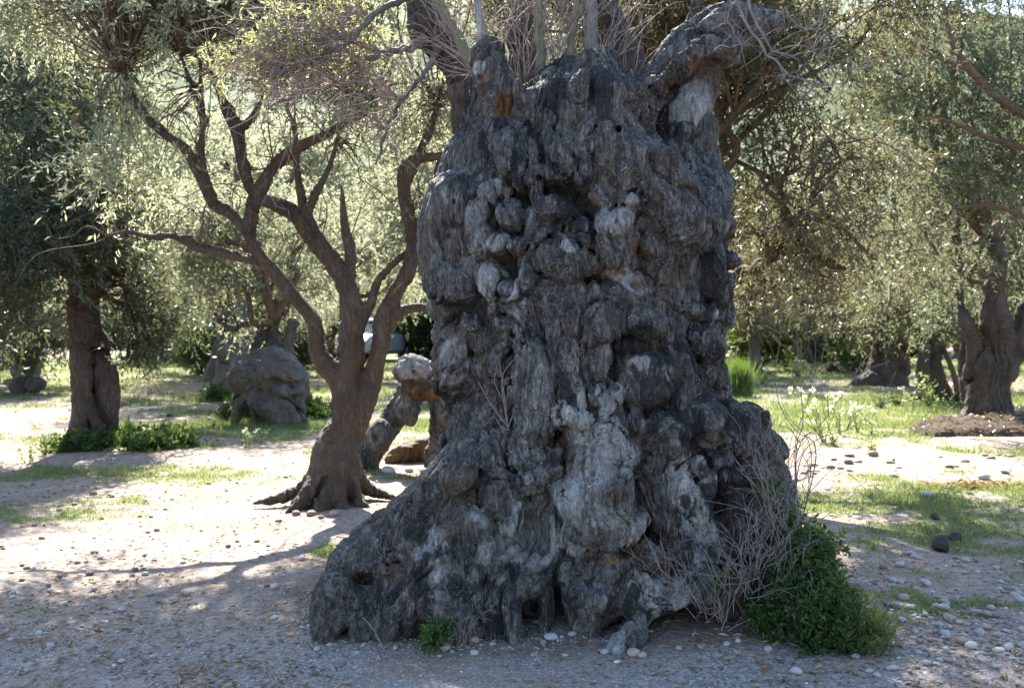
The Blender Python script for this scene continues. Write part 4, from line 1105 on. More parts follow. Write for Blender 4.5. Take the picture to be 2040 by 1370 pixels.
# ---- brown three-stemmed olive
YT = 9.75
bt = thing("olive_tree", "reddish-brown olive with three crooked stems and spreading roots beside the ancient trunk", "tree", (*gpt(660, 1000), 0.0))
J = PT(YT, [(664, 1005, 46), (664, 950, 42), (668, 905, 38), (676, 865, 36)])
parts = [(J, 0.05, 0),
  (PT(YT, [(690, 810, 24), (668, 755, 19), (645, 732, 17), (628, 695, 15), (624, 645, 14), (598, 605, 14), (555, 552, 14), (515, 505, 13), (490, 460, 12), (455, 425, 11), (425, 410, 10), (412, 370, 8), (402, 300, 7), (404, 230, 6), (398, 170, 4)]), 0.03, 0),
  (PT(YT, [(685, 815, 34), (697, 740, 25), (703, 690, 22), (704, 640, 21), (694, 580, 20), (672, 535, 18), (625, 470, 17), (570, 415, 15), (510, 388, 12), (485, 340, 11), (470, 270, 9), (445, 215, 7), (430, 160, 5)]), 0.03, 0),
  (PT(YT, [(665, 915, 36), (690, 865, 30), (722, 795, 24), (746, 730, 20), (757, 690, 19), (763, 640, 20), (790, 580, 17), (826, 510, 14), (815, 440, 13), (803, 385, 11), (822, 330, 9), (845, 280, 7), (870, 215, 5)]), 0.025, 0),
  (PT(YT, [(512, 520, 9), (430, 505, 8), (380, 488, 8), (345, 470, 7), (300, 472, 6), (255, 462, 5), (215, 470, 3)]), 0.03, 0),
  (PT(YT, [(692, 560, 13), (698, 510, 12), (690, 470, 11)]), 0.03, 0),
  (PT(YT, [(716, 660, 10), (738, 600, 9), (752, 560, 8), (790, 520, 7), (850, 470, 7), (885, 420, 7)]), 0.02, 0),
  (PT(YT, [(775, 640, 14), (800, 620, 12), (835, 612, 10), (885, 622, 9)]), 0.03, 0),
  (PT(YT, [(498, 460, 14), (500, 410, 13), (520, 365, 12), (560, 315, 12), (610, 285, 11), (650, 268, 9), (720, 225, 6)]), 0.03, 0),
  (PT(YT, [(830, 490, 14), (850, 440, 12), (870, 370, 10), (880, 320, 9), (930, 300, 7)]), 0.02, 0),
  (PT(YT, [(803, 390, 12), (800, 340, 9), (830, 320, 9), (890, 310, 8)]), 0.02, 0),
  (PT(YT, [(625, 470, 15), (612, 430, 13), (600, 400, 9), (592, 330, 7), (588, 250, 5)]), 0.02, 0),
  (PT(YT, [(612, 425, 10), (632, 380, 8), (655, 335, 6), (672, 280, 4)]), 0.02, 0),
  (PT(YT, [(425, 410, 11), (370, 300, 10), (330, 270, 9), (290, 235, 8), (262, 190, 7), (245, 140, 4)]), 0.02, 0),
  (PT(YT, [(408, 250, 7), (385, 180, 5), (360, 110, 3)]), 0.02, 0),
  (PT(YT, [(470, 270, 8), (510, 220, 6), (530, 160, 4)]), 0.02, 0)]
for rows in ([(666, 880, 22), (648, 930, 24), (608, 975, 17, 9.7), (560, 996, 10, 9.65), (500, 1008, 4, 9.6)], [(666, 880, 22), (650, 935, 24, 9.65), (620, 985, 18, 9.5), (588, 1015, 12, 9.35), (560, 1035, 6, 9.25)], [(668, 885, 22), (660, 940, 26, 9.6), (645, 995, 20, 9.4), (635, 1030, 12, 9.2)], [(672, 880, 20), (692, 930, 22), (728, 975, 14, 9.8), (780, 991, 8, 9.8), (845, 1003, 3, 9.8)],
             [(672, 880, 20), (685, 935, 22, 9.65), (705, 988, 17, 9.5), (732, 1018, 10, 9.35), (765, 1030, 5, 9.3)], [(670, 885, 20), (674, 940, 24, 9.6), (678, 995, 18, 9.4), (688, 1032, 10, 9.2)]):
    parts.append((PT(YT, rows), 0.07, 0))
trunk_from("trunk", parts, bt, (-3.6, 8.7, -0.1), (0.1, 10.4, 3.75), 0.026, M['brown'], (0.014, 0.008, 0.012, 0.008, 0.006), True, 1.6, cuts=((W(694, 965, 9.42), (0.035, 0.22, 0.12), -0.1, 0.03), (W(640, 975, 9.42), (0.025, 0.14, 0.08), 0.4, 0.03)), lump=(0.02, 3.5))
r = np.random.default_rng(102)
bcl = CL([(300, 120, 9.7, 130, 110, 0.7, 0.8), (430, 40, 9.8, 160, 110, 0.9, 1), (620, 120, 9.8, 170, 120, 0.9, 0.9), (760, 200, 9.8, 120, 120, 0.8, 0.9), (860, 200, 10.2, 90, 120, 0.8, 0.7), (300, 330, 9.8, 110, 70, 0.7, 0.6), (420, 350, 10.2, 90, 60, 0.6, 0.35),
          (650, -60, 9.8, 240, 110, 1.2, 1.2), (350, -80, 9.8, 240, 110, 1.2, 1.2), (230, 470, 9.6, 70, 40, 0.4, 0.3),  (840, 400, 10.1, 60, 60, 0.5, 0.25), (700, 330, 10.2, 120, 60, 0.6, 0.3)])
def shade(targets, z=4.6, rad=0.75, w=3.0):    # leaf clusters high in the crown, where the shade on the ground says they hang
    k = z / sd[2]; return [(x + sd[0] * k, y + sd[1] * k, z, rad, rad, 0.32, w) for x, y in targets]
bcl += shade([(-2.2, 5.0), (-1.2, 5.1), (-2.5, 6.0), (-1.6, 6.3), (-3.3, 5.3), (-0.6, 5.4), (-1.0, 7.0)])
me, P_ = crown_mesh("crown", bcl, 7200, r, (0.067, 0.0165), 11, 0.30, M['olivepale'], 0.25, bt.location, 0.45)
stuff(put("crown", me, bt))
T = Tubes()
tips = [W(398, 170, YT), W(430, 160, YT), W(870, 215, YT), W(720, 225, YT), W(245, 140, YT), W(588, 250, YT), W(672, 280, YT), W(930, 300, YT), W(530, 160, YT), W(360, 110, YT)]
for q in range(0, len(P_), 7):
    s0 = min(tips, key=lambda p: np.linalg.norm(p - P_[q])); 
    if np.linalg.norm(s0 - P_[q]) < 1.6: T.add(spline(wig(s0, P_[q], r, 0.009, 0.003, 0.22, 4), 0.15), 4)
for pts, _, _ in parts[1:4] + parts[4:5] + parts[8:9]:
    P = spline(pts, 0.1)
    for _ in range(14):
        i = r.integers(len(P) // 4, len(P)); d = unit(np.array([r.normal(0, 0.7), r.normal(0, 0.7), r.normal(0.6, 0.6)]))
        T.add(spline(wig(P[i, :3], P[i, :3] + d * r.uniform(0.3, 1.0), r, 0.007, 0.0025, 0.2, 4), 0.12), 4)
B_ = Tubes()
for pts, _, _ in parts[1:16]:
    P = spline(pts, 0.06); P[:, 3] *= 0.93; e = P[-1, :3] + (P[-1, :3] - P[-6, :3]) * 1.6
    B_.add(np.vstack([P, spline(wig(P[-1, :3], e, r, P[-1, 3], 0.004, 0.15, 4), 0.06)[1:]]), 8, 0.05)
B_.V = [v_ - np.array(bt.location) for v_ in B_.V]
stuff(put("branches", B_.mesh("branches", M['brown']), bt))
T.V = [v_ - np.array(bt.location) for v_ in T.V]
stuff(put("twigs", T.mesh("twigs", M['twigdark']), bt))

# ---- dark olive at the left
YL = 14.2
lt = thing("olive_tree", "olive with dark twisted short trunk and heavy drooping dense crown above low green ground cover", "tree", (*gpt(180, 885), 0))
parts = [(PT(YL, [(172, 900, 46), (180, 850, 38), (182, 790, 38), (182, 720, 38), (172, 660, 32), (165, 600, 28), (160, 540, 24), (140, 460, 18)]), 0.05, 0), (PT(YL, [(206, 860, 24, 14.0), (212, 800, 26, 14.0), (212, 760, 26, 14.0), (195, 720, 24, 14.05)]), 0.04, 0.03),
         (PT(YL, [(160, 700, 18, 13.9), (168, 790, 15, 13.85), (190, 840, 13, 13.8), (205, 880, 16, 13.85)]), 0.03, 0.03), (PT(YL, [(150, 880, 26, 14), (120, 900, 12, 13.9)]), 0.05, 0), (PT(YL, [(165, 620, 18), (210, 540, 15), (250, 440, 12)]), 0.04, 0), (PT(YL, [(160, 560, 16), (90, 470, 14), (30, 380, 10)]), 0.04, 0)]
trunk_from("trunk", parts, lt, (-7.0, 13.2, -0.1), (-4.3, 15.0, 3.2), 0.034, M['dark'], (0.03, 0.02, 0.012, 0.008, 0.02), True, 2.0, cuts=((W(186, 875, 13.75), (0.09, 0.13, 0.2), 0, 0.03), (W(190, 765, 13.8), (0.04, 0.14, 0.12), 0.3, 0.03)))
r = np.random.default_rng(103)
lcl = CL([(60, 120, 13.6, 190, 150, 1.2, 1.2), (60, 360, 13.4, 190, 150, 1.2, 1.3), (180, 430, 13.6, 130, 130, 1.0, 1.1), (60, 540, 13.2, 150, 110, 1.0, 1.1), (300, 620, 14.4, 70, 100, 0.7, 1.2), (230, 560, 14.2, 100, 100, 0.8, 1.0), (320, 690, 14.4, 45, 50, 0.4, 1.0), (-120, 300, 13.5, 200, 300, 1.5, 1.0),
          (180, 640, 13.6, 70, 40, 0.4, 0.7), (-60, 560, 13.0, 120, 110, 1.0, 1.0), (20, -60, 14, 200, 120, 1.3, 1.0), (250, 230, 15.2, 110, 120, 0.8, 0.8), (190, 110, 14.8, 110, 110, 0.8, 0.8), (250, 420, 14.6, 90, 90, 0.7, 0.9), (335, 655, 14.5, 50, 60, 0.4, 1.1), (270, 690, 14.3, 60, 40, 0.4, 0.9), (90, 200, 12.6, 150, 120, 0.8, 1.0), (40, 450, 12.4, 120, 110, 0.7, 0.9)])
me, P_ = crown_mesh("crown", lcl, 6800, r, (0.083, 0.022), 11, 0.34, M['olivedark'], 0.3, lt.location, 0.38, -0.08)
stuff(put("crown", me, lt))
T = Tubes(); limbs_to(T, W(160, 560, YL), lcl, r, 0.06, 5)
T.V = [v_ - np.array(lt.location) for v_ in T.V]
stuff(put("branches", T.mesh("branches", M['twigdark']), lt))

# ---- olive hidden behind the ancient trunk, its limb reaching out on the right
ht = thing("olive_tree", "dark-foliaged olive behind the ancient trunk with a low arching limb and hanging twigs", "tree", (*gpt(1330, 930), 0))
YH = 12.0
parts = [(PT(YH, [(1330, 940, 60), (1325, 850, 44), (1330, 740, 40), (1345, 640, 36), (1350, 560, 30), (1340, 450, 24)]), 0.06, 0), (PT(YH, [(1350, 610, 24), (1410, 570, 18), (1460, 550, 15), (1510, 535, 13), (1550, 512, 11), (1600, 510, 8), (1680, 530, 5)]), 0.03, 0), (PT(YH, [(1500, 540, 10), (1530, 520, 9), (1560, 480, 7), (1590, 420, 5)]), 0.02, 0)]
trunk_from("trunk", parts, ht, (1.2, 11.2, -0.1), (3.7, 12.9, 3.0), 0.028, M['brown'], (0.03, 0.02, 0.01, 0.006, 0.02), False, 2.0)
r = np.random.default_rng(104)
hcl = CL([(1560, 300, 11.6, 150, 130, 1.0, 1.1), (1500, 460, 11.8, 110, 80, 0.8, 0.8), (1640, 440, 11.8, 140, 90, 1.0, 1.2), (1720, 320, 12, 150, 120, 1.0, 1.1), (1740, 520, 12.2, 110, 60, 0.8, 1.0), (1640, 560, 12.2, 90, 50, 0.6, 0.7), (1520, 600, 12.4, 70, 40, 0.5, 0.5), (1500, 180, 12, 120, 110, 1.0, 0.9), (1640, 150, 12, 150, 100, 1.0, 0.8), (1560, -60, 12, 260, 110, 1.4, 0.9), (1240, -40, 12.6, 240, 120, 1.2, 0.9), (1330, 90, 12.8, 150, 90, 0.8, 0.8), (1560, 40, 10.8, 240, 100, 1.2, 0.9), (1800, 0, 10.8, 220, 110, 1.2, 0.9)])
hcl += shade([(2.3, 5.2), (1.7, 4.9), (2.9, 5.8), (2.5, 6.6), (3.3, 7.0), (3.2, 6.2), (1.9, 6.0), (0.8, 4.8)])
me, P_ = crown_mesh("crown", hcl, 7000, r, (0.076, 0.019), 11, 0.32, M['olivewarm'], 0.35, ht.location, 0.4, -0.05)
stuff(put("crown", me, ht))
T = Tubes(); limbs_to(T, W(1540, 515, YH), hcl[:8], r, 0.035, 9, 0.007); limbs_to(T, W(1340, 460, YH), hcl[8:], r, 0.05, 4)
T.V = [v_ - np.array(ht.location) for v_ in T.V]
stuff(put("branches", T.mesh("branches", M['twigdark']), ht))

# ---- big forked olive at the right
YR = 17.0
rt = thing("olive_tree", "stout forked brown olive rising from a mound of dark earth and debris", "tree", (*gpt(1970, 845), 0))
parts = [(PT(YR, [(1965, 870, 60), (1968, 830, 48), (1968, 780, 42), (1968, 740, 46), (1966, 715, 38)]), 0.05, 0), (PT(YR, [(1945, 740, 24), (1938, 690, 18), (1922, 630, 14), (1912, 560, 12), (1905, 480, 10), (1912, 380, 8)]), 0.03, 0.02), (PT(YR, [(1975, 740, 36), (1985, 690, 32), (1982, 640, 30), (1978, 590, 22), (1988, 520, 18), (1970, 470, 12), (1945, 440, 8)]), 0.04, 0.02),
         (PT(YR, [(2000, 740, 30), (2022, 680, 20), (2040, 620, 18), (2090, 560, 14)]), 0.04, 0), (PT(17.4, [(1928, 790, 14), (1922, 720, 12), (1924, 660, 8)]), 0.02, 0), (PT(YR, [(1970, 840, 40), (1930, 860, 20), (1900, 868, 8)]), 0.05, 0)]
trunk_from("trunk", parts, rt, (6.3, 16.2, -0.1), (8.5, 18.2, 3.4), 0.038, M['dark'], (0.03, 0.02, 0.012, 0.008, 0.02), True, 2.2)
r = np.random.default_rng(105)
rcl = CL([(1900, 150, 15.5, 170, 130, 1.2, 1.0), (2010, 330, 15.5, 130, 130, 1.2, 0.9), (1860, 330, 15.8, 130, 110, 1.0, 0.9), (1960, 480, 18.4, 130, 90, 1.0, 0.8), (1850, 500, 16, 110, 90, 0.9, 0.9), (1870, 610, 18.2, 60, 50, 0.6, 0.7), (2030, 540, 18.2, 60, 60, 0.6, 0.7), (1780, 610, 16.6, 80, 50, 0.6, 0.7), (2080, 200, 15, 200, 260, 1.5, 0.8), (1800, 60, 16, 160, 110, 1.2, 0.9), (2000, -60, 15.5, 260, 130, 1.5, 0.9), (1995, 650, 18.3, 50, 30, 0.3, 0.5), (1740, 200, 16.5, 130, 120, 1.0, 0.8)])
me, P_ = crown_mesh("crown", rcl, 5600, r, (0.078, 0.0185), 11, 0.38, M['olive'], 0.3, rt.location, 0.42, 0.05)
stuff(put("crown", me, rt))
T = Tubes(); limbs_to(T, W(1960, 470, YR), rcl, r, 0.06, 6, 0.01)
for rows in ([(2060, 240, 10), (1985, 190, 9), (1930, 135, 8), (1895, 80, 6), (1880, 10, 5)], [(1930, 140, 5), (1870, 115, 4), (1800, 105, 2.5)], [(2060, 300, 7), (1970, 275, 5), (1880, 238, 4), (1830, 240, 2.5)], [(2060, 440, 5), (1980, 410, 4), (1900, 415, 2.5)]):
    T.add(spline(PT(14.5, rows), 0.15), 7, 0.05)
T.V = [v_ - np.array(rt.location) for v_ in T.V]
stuff(put("branches", T.mesh("branches", M['twigdark']), rt))

# ---- the boulder-like burled olive
YO = 17.6
ot = thing("olive_tree", "squat olive whose grey boulder-like burl bulges over folded twisted limbs", "tree", (*gpt(545, 835), 0))
parts = [(PT(YO, [(545, 840, 36), (548, 790, 34), (545, 745, 28), (545, 700, 16, 17.9), (542, 655, 13, 18.0), (552, 610, 9, 18.0)]), 0.06, 0), (PT(YO, [(500, 715, 9, 17.8), (512, 685, 8, 17.8), (530, 655, 8, 17.9), (545, 635, 7, 18)]), 0.03, 0), (PT(YO, [(572, 700, 10, 17.8), (578, 670, 9, 17.8), (586, 645, 8, 17.8)]), 0.03, 0.02), (PT(YO, [(545, 655, 8, 18), (500, 645, 7, 18), (465, 655, 6.5, 18), (440, 648, 6, 18), (420, 615, 4, 18)]), 0.03, 0), (PT(YO, [(470, 650, 5, 18), (458, 610, 5, 18), (452, 560, 4, 18), (440, 500, 3, 18)]), 0.02, 0), (PT(YO, [(550, 640, 7, 18), (570, 600, 6, 18), (585, 560, 5, 18)]), 0.02, 0),
         (PT(YO, [(445, 815, 9, 17.3), (465, 795, 9, 17.2), (490, 775, 9, 17.3)]), 0.05, 0)]
q = YO / FOC
balls = [(W(538, 742, 17.2), (64 * q, 34 * q, 0.55), 0.10, 0.08, 0.0), (W(545, 718, 17.3), (44 * q, 24 * q, 0.45), 0.15, 0.08, 0.0), (W(580, 752, 17.2), (30 * q, 22 * q, 0.4), 0.35, 0.06, 0.0), (W(490, 755, 17.05), (33 * q, 30 * q, 0.38), 0.1, 0.05, 0.02), (W(520, 752, 16.95), (34 * q, 20 * q, 0.3), 0.3, 0.08, 0.0), (W(590, 782, 17.25), (20 * q, 24 * q, 0.3), 0, 0.08, 0.0)]
parts += [(PT(YO, [(505, 800, 8, 16.8), (520, 772, 14, 16.85), (545, 772, 15, 16.8), (575, 786, 12, 16.8), (598, 778, 8, 16.95)]), 0.03, 0.03), (PT(YO, [(492, 782, 8, 16.9), (510, 800, 15, 16.8), (535, 818, 17, 16.75), (560, 842, 16, 16.75)]), 0.03, 0.03),
          (PT(YO, [(520, 790, 10, 16.8), (550, 800, 14, 16.8), (575, 818, 13, 16.8), (592, 842, 10, 16.8)]), 0.03, 0.03), (PT(YO, [(555, 795, 10, 16.9), (585, 800, 12, 16.95), (600, 820, 10, 17), (605, 842, 8, 17)]), 0.03, 0.02), (PT(YO, [(470, 842, 10, 16.9), (474, 815, 10, 16.9), (488, 800, 10, 16.9), (505, 815, 8, 16.9), (512, 842, 8, 16.9)]), 0.03, 0.02)]
trunk_from("trunk", parts, ot, (-5.2, 16.2, -0.12), (-2.9, 18.6, 2.9), 0.034, M['grey'], (0.055, 0.035, 0.024, 0.010, 0.03), True, 2.0, balls=balls, cuts=((W(528, 676, 17.3), (0.08, 0.25, 0.3), 0.35, 0.03), (W(490, 825, 16.75), (0.07, 0.13, 0.25), 0, 0.03), (W(605, 800, 16.9), (0.10, 0.04, 0.15), 0.2, 0.03), (W(568, 765, 16.75), (0.22, 0.025, 0.14), 0.25, 0.03)))
r = np.random.default_rng(106)
ocl = CL([(440, 560, 18, 90, 90, 0.8, 1), (560, 560, 18, 90, 80, 0.8, 1), (500, 430, 18.2, 150, 110, 1.2, 1), (620, 450, 18.5, 120, 110, 1.2, 0.8), (380, 470, 18, 90, 90, 1, 0.8)])
me, P_ = crown_mesh("crown", ocl, 2000, r, (0.09, 0.024), 11, 0.4, M['olivepale'], 0.3, ot.location, 0.45)
stuff(put("crown", me, ot))
T = Tubes(); limbs_to(T, W(545, 640, YO), ocl, r, 0.06, 4)
T.V = [v_ - np.array(ot.location) for v_ in T.V]
stuff(put("branches", T.mesh("branches", M['twigdark']), ot))

# ---- arched hollow stump behind the trunk
YA = 12.0
at = thing("hollow_olive_stump", "low hollow arched olive stump with orange rotten wood inside, behind the three-stemmed olive", "stump", (*gpt(830, 930), 0))
parts = [(PT(YA, [(735, 925, 26), (745, 890, 28), (775, 850, 26), (800, 815, 24), (830, 780, 26), (870, 765, 34), (910, 770, 40)]), 0.05, 0), (PT(YA, [(885, 770, 34), (880, 830, 26), (872, 880, 20), (868, 935, 22)]), 0.04, 0), (PT(YA, [(920, 780, 36), (925, 860, 32), (920, 940, 34)]), 0.05, 0), (PT(YA, [(780, 915, 12, 12.5), (830, 895, 24, 12.6), (880, 900, 24, 12.6)]), 0.04, 0), (PT(YA, [(725, 920, 22, 11.9), (715, 935, 14, 11.8)]), 0.04, 0)]
q = YA / FOC
balls = [(W(822, 735, 11.8), (36 * q, 26 * q, 0.2), -0.2, 0.04, 0.02), (W(808, 742, 11.7), (18 * q, 20 * q, 0.14), 0, 0.03, 0.02), (W(870, 745, 11.9), (40 * q, 26 * q, 0.22), 0.1, 0.05, 0.01), (W(895, 825, 11.6), (26 * q, 30 * q, 0.15), 0, 0.03, 0.03), (W(815, 815, 11.7), (24 * q, 26 * q, 0.15), 0.2, 0.03, 0.02), (W(760, 870, 11.7), (24 * q, 36 * q, 0.15), 0.5, 0.03, 0.02)]
st_paint = []
def stump():
    s = Sculpt((-1.75, 10.9, -0.1), (-0.25, 13.0, 1.35), 0.028)
    for pts, k, sock in parts: s.chain(spline(pts, 0.08), k, sock)
    s.lump(0.05, 3.5)
    for c, rr, rot, k, sock in balls: s.ball(c, rr, rot, k, sock)
    for p, a, b, ch, am in ((( 830, 785, 11.7), 30, 22, 1, 0.9), ((830, 900, 12.4), 70, 30, 1, 1.1), ((775, 905, 11.8), 16, 30, 1, 0.8), ((860, 790, 11.7), 30, 14, 1, 0.7), ((825, 730, 11.7), 40, 26, 0, 0.7), ((740, 890, 11.8), 40, 50, 2, 0.5)):
        st_paint.append((W(*p), (a * q, b * q, 0.4), 0, ch, am))
    V, F, pc = finish(s, st_paint, (0.028, 0.018, 0.011, 0.006, 0.02), True, 1.7)
    put("trunk", mesh_from("trunk", V - np.array(at.location), F, True, {"paint": pc}, M['old']), at)
stump()

# ---- grey leaning trunk, far stump, dark trunks on the right
def simple_tree(label, base, Y, stems, mat, clusters, seed, nt=1300, leaf=(0.10, 0.028), leafmat_='olive', pad=0.7, vox=0.035, balls=(), group=None):
    o = thing("olive_tree", label, "tree", (*gpt(*base)[:1], Y, 0), group)
    rr = np.random.default_rng(seed)
    A = np.array([p for s_ in stems for p in s_[0]])
    lo = A[:, :3].min(0) - A[:, 3].max() - 0.15; hi = A[:, :3].max(0) + A[:, 3].max() + 0.15
    for c, r_, *_ in balls: lo = np.minimum(lo, c - max(r_) - 0.1); hi = np.maximum(hi, c + max(r_) + 0.1)
    lo[2] = -0.15
    trunk_from("trunk", stems, o, lo, hi, vox, M[mat], (0.03, 0.02, 0.012, 0.008, 0.02), False, 2.2, balls=balls)
    if clusters:
        me, P = crown_mesh("crown", clusters, nt, rr, leaf, 11, 0.42, M[leafmat_], 0.3, o.location, 0.45)
        stuff(put("crown", me, o))
        T = Tubes(); limbs_to(T, A[-1, :3], clusters, rr, 0.06, 3)
        T.V = [v_ - np.array(o.location) for v_ in T.V]
        stuff(put("branches", T.mesh("branches", M['twigdark']), o))
    return o
Yg = 28.0
simple_tree("grey leaning olive trunk standing beyond the boulder-like burled olive", (420, 758), Yg, [(PT(Yg, [(420, 765, 15), (424, 725, 11), (438, 685, 10), (455, 655, 9), (466, 625, 6)]), 0.04, 0)], 'grey', CL([(400, 560, 28, 90, 80, 1.2, 1), (500, 500, 28, 110, 90, 1.5, 1), (340, 480, 27, 90, 90, 1.2, 1)]), 201, 1200, leafmat_='olivepale')
Yf = 24.0
simple_tree("small far olive on a knotted grey stump base near low dark foliage", (50, 785), Yf, [(PT(Yf, [(50, 790, 26), (52, 760, 20), (58, 735, 12), (60, 700, 11), (65, 640, 10)]), 0.05, 0)], 'grey', CL([(40, 670, 23.5, 80, 40, 0.9, 1.2), (90, 680, 23.5, 60, 30, 0.8, 1), (-30, 620, 24, 90, 60, 1.2, 1)]), 202, 1400,
            balls=((W(40, 772, 23.7), np.array((0.24, 0.2, 0.25)), 0.2, 0.05, 0.03), (W(68, 768, 23.7), np.array((0.2, 0.17, 0.2)), 0, 0.05, 0.03)))
Yd = 21.5
simple_tree("dark upright olive trunk with pale weeds at its foot", (1856, 800), Yd, [(PT(Yd, [(1862, 815, 36), (1858, 770, 26), (1856, 720, 22), (1855, 660, 20), (1850, 590, 16)]), 0.05, 0), (PT(Yd, [(1845, 790, 16, 21.3), (1838, 740, 12, 21.3), (1842, 690, 12, 21.3)]), 0.03, 0.03), (PT(Yd, [(1830, 800, 12, 21.3), (1815, 815, 8, 21.2)]), 0.04, 0), (PT(Yd, [(1880, 800, 16), (1910, 815, 8)]), 0.05, 0)], 'dark', CL([(1850, 560, 21, 130, 80, 1.3, 1), (1760, 600, 21.5, 90, 60, 1, 1), (1900, 450, 22, 140, 120, 1.5, 1)]), 203, 1500)
Yw = 26.5
simple_tree("wide blackish old olive stump shape with dense low crown", (1760, 765), Yw, [(PT(Yw, [(1765, 772, 46), (1768, 730, 40), (1772, 690, 34), (1770, 650, 26)]), 0.06, 0), (PT(Yw, [(1735, 760, 22, 26.2), (1710, 770, 16, 26.1)]), 0.05, 0), (PT(Yw, [(1790, 700, 14, 26.2), (1805, 740, 12, 26.2)]), 0.04, 0)], 'dark', CL([(1740, 640, 26, 110, 50, 1.5, 1.2), (1690, 590, 26.5, 130, 80, 1.5, 1), (1800, 520, 27, 150, 110, 1.5, 1)]), 204, 1500, leafmat_='olivewarm')
Ys = 38.0
simple_tree("thin far trunk standing before a bright sunlit clearing", (1612, 716), Ys, [(PT(Ys, [(1612, 722, 8), (1610, 690, 6), (1612, 650, 6), (1608, 600, 5)]), 0.04, 0)], 'dark', CL([(1600, 580, 37, 120, 60, 2, 1), (1680, 620, 36, 60, 30, 1.4, 1), (1540, 520, 38, 120, 90, 2, 1)]), 205, 1100, leafmat_='olivewarm', leaf=(0.13, 0.038))
Ye = 32.0
simple_tree("greyish far olive trunk beside the spiky rush clump", (1505, 735), Ye, [(PT(Ye, [(1506, 742, 16), (1503, 710, 13), (1500, 680, 12), (1490, 630, 9)]), 0.04, 0)], 'grey', CL([(1500, 610, 31, 100, 55, 1.6, 1), (1470, 540, 32, 110, 70, 1.8, 1)]), 206, 1000, leafmat_='olivewarm', leaf=(0.12, 0.034))
Yk = 36.0
simple_tree("dark slanting far trunk seen between the stems of the three-stemmed olive", (645, 730), Yk, [(PT(Yk, [(640, 745, 9), (650, 715, 9), (658, 685, 10), (668, 650, 8)]), 0.04, 0)], 'dark', CL([(660, 620, 36, 110, 50, 2, 1), (740, 560, 37, 120, 90, 2, 1)]), 207, 1100, leafmat_='olivepale', leaf=(0.13, 0.038))

# ---- the grove behind: a few kinds of tree, copied
def grove_kind(seed, mat, barkm, h):
    r = np.random.default_rng(seed)
    cl = [(0.0, 0, h * 0.66, 1.3, 1.3, 0.9, 1)]
    for k in range(9):
        a = k * 2.4 + r.uniform(-0.4, 0.4); d = r.uniform(1.0, 1.9)
        cl.append((math.cos(a) * d, math.sin(a) * d, h * r.uniform(0.40, 0.85), r.uniform(0.8, 1.25), r.uniform(0.8, 1.25), r.uniform(0.55, 0.9), r.uniform(0.7, 1.2)))
    crown, _ = crown_mesh("grove_crown", cl, 2300, r, (0.12, 0.034), 10, 0.45, M[mat], 0.3, (0, 0, 0), 0.42)
    s = Sculpt((-0.8, -0.8, -0.15), (0.8, 0.8, h * 0.55), 0.045)
    s.chain(spline([(0, 0, -0.1, 0.42), (0.03, 0, 0.4, 0.30), (r.uniform(-0.1, 0.1), 0, 1.0, 0.25), (r.uniform(-0.2, 0.2), 0.1, h * 0.36, 0.17)], 0.15), 0.08)
    for k in range(4):
        a = r.uniform(0, 6.28); s.chain(spline([(0, 0, 0.3, 0.2), (0.4 * math.cos(a), 0.4 * math.sin(a), 0.05, 0.1), (0.6 * math.cos(a), 0.6 * math.sin(a), -0.08, 0.06)], 0.15), 0.08)
    for k in range(6):
        a = r.uniform(0, 6.28); s.ball((0.25 * math.cos(a), 0.25 * math.sin(a), r.uniform(0.2, 1.2)), (0.16, 0.2, 0.14), 0, 0.04, 0.03)
    s.lump(0.05, 2.5)
    V, F, pc = finish(s, [], (0.03, 0.02, 0.012, 0.0, 0.02), False, 2.4)
    trunk = mesh_from("grove_trunk", V, F, True, {"paint": pc}, M[barkm])
    T = Tubes(); limbs_to(T, (0, 0, h * 0.33), cl, r, 0.10, 3, 0.012, 5, 0.25)
    return trunk, T.mesh("grove_branches", M['twigdark']), crown
kinds = [grove_kind(301, 'olivepale', 'grey', 5.6), grove_kind(302, 'olivedark', 'dark', 5.2), grove_kind(303, 'olivewarm', 'brown', 5.8), grove_kind(304, 'olivepale', 'dark', 6.4)]
KL = ["pale silvery-leaved olive in the grove behind", "dark green olive in the grove behind", "yellowish-leaved olive in the grove behind", "tall pale-leaved olive in the grove behind"]
r = np.random.default_rng(77)
GROVE = [(-15.5, 24, 1), (-11.5, 27, 0), (-8.4, 33, 3), (-6.0, 24.5, 0), (-4.5, 31, 0), (-1.4, 27, 3), (0.8, 34, 0), (-12, 40, 1), (-17, 36, 2), (-8, 45, 0), (-3, 43, 1), (2.5, 45, 0), (4.6, 31, 2), (7.2, 43, 1), (9.5, 33, 1), (12.2, 26, 2), (14.5, 34, 0), (11, 42, 3), (17, 43, 1), (-22, 48, 0), (-14, 54, 3), (-6, 56, 3), (3, 57, 3), (11, 55, 3), (19, 54, 0), (-18.5, 29, 3), (10.8, 20.5, 1), (13.5, 17.5, 2), (-11.2, 19.5, 1), (25, 50, 2), (-28, 56, 1), (-10.5, 15.5, 1), (5.5, -4.5, 1), (9.5, 1.5, 2), (1.0, -8.5, 0), (-5.0, -7.5, 3), (-10.5, -2.0, 1), (11.5, -6, 0), (-12, 6, 0), (13, 9, 2)]  # near-side trees are unseen, added to block low sky and ground bounce
LAND = [(50, "small far stump olive"), (180, "dark-trunked drooping olive"), (420, "grey leaning trunk"), (545, "boulder-like burled olive"), (680, "three-stemmed olive"), (830, "hollow arched stump"), (1150, "ancient trunk"), (1470, "spiky rush clump"), (1612, "thin far trunk"), (1760, "wide blackish stump"), (1856, "dark upright trunk"), (1970, "stout forked olive")]
used = {}
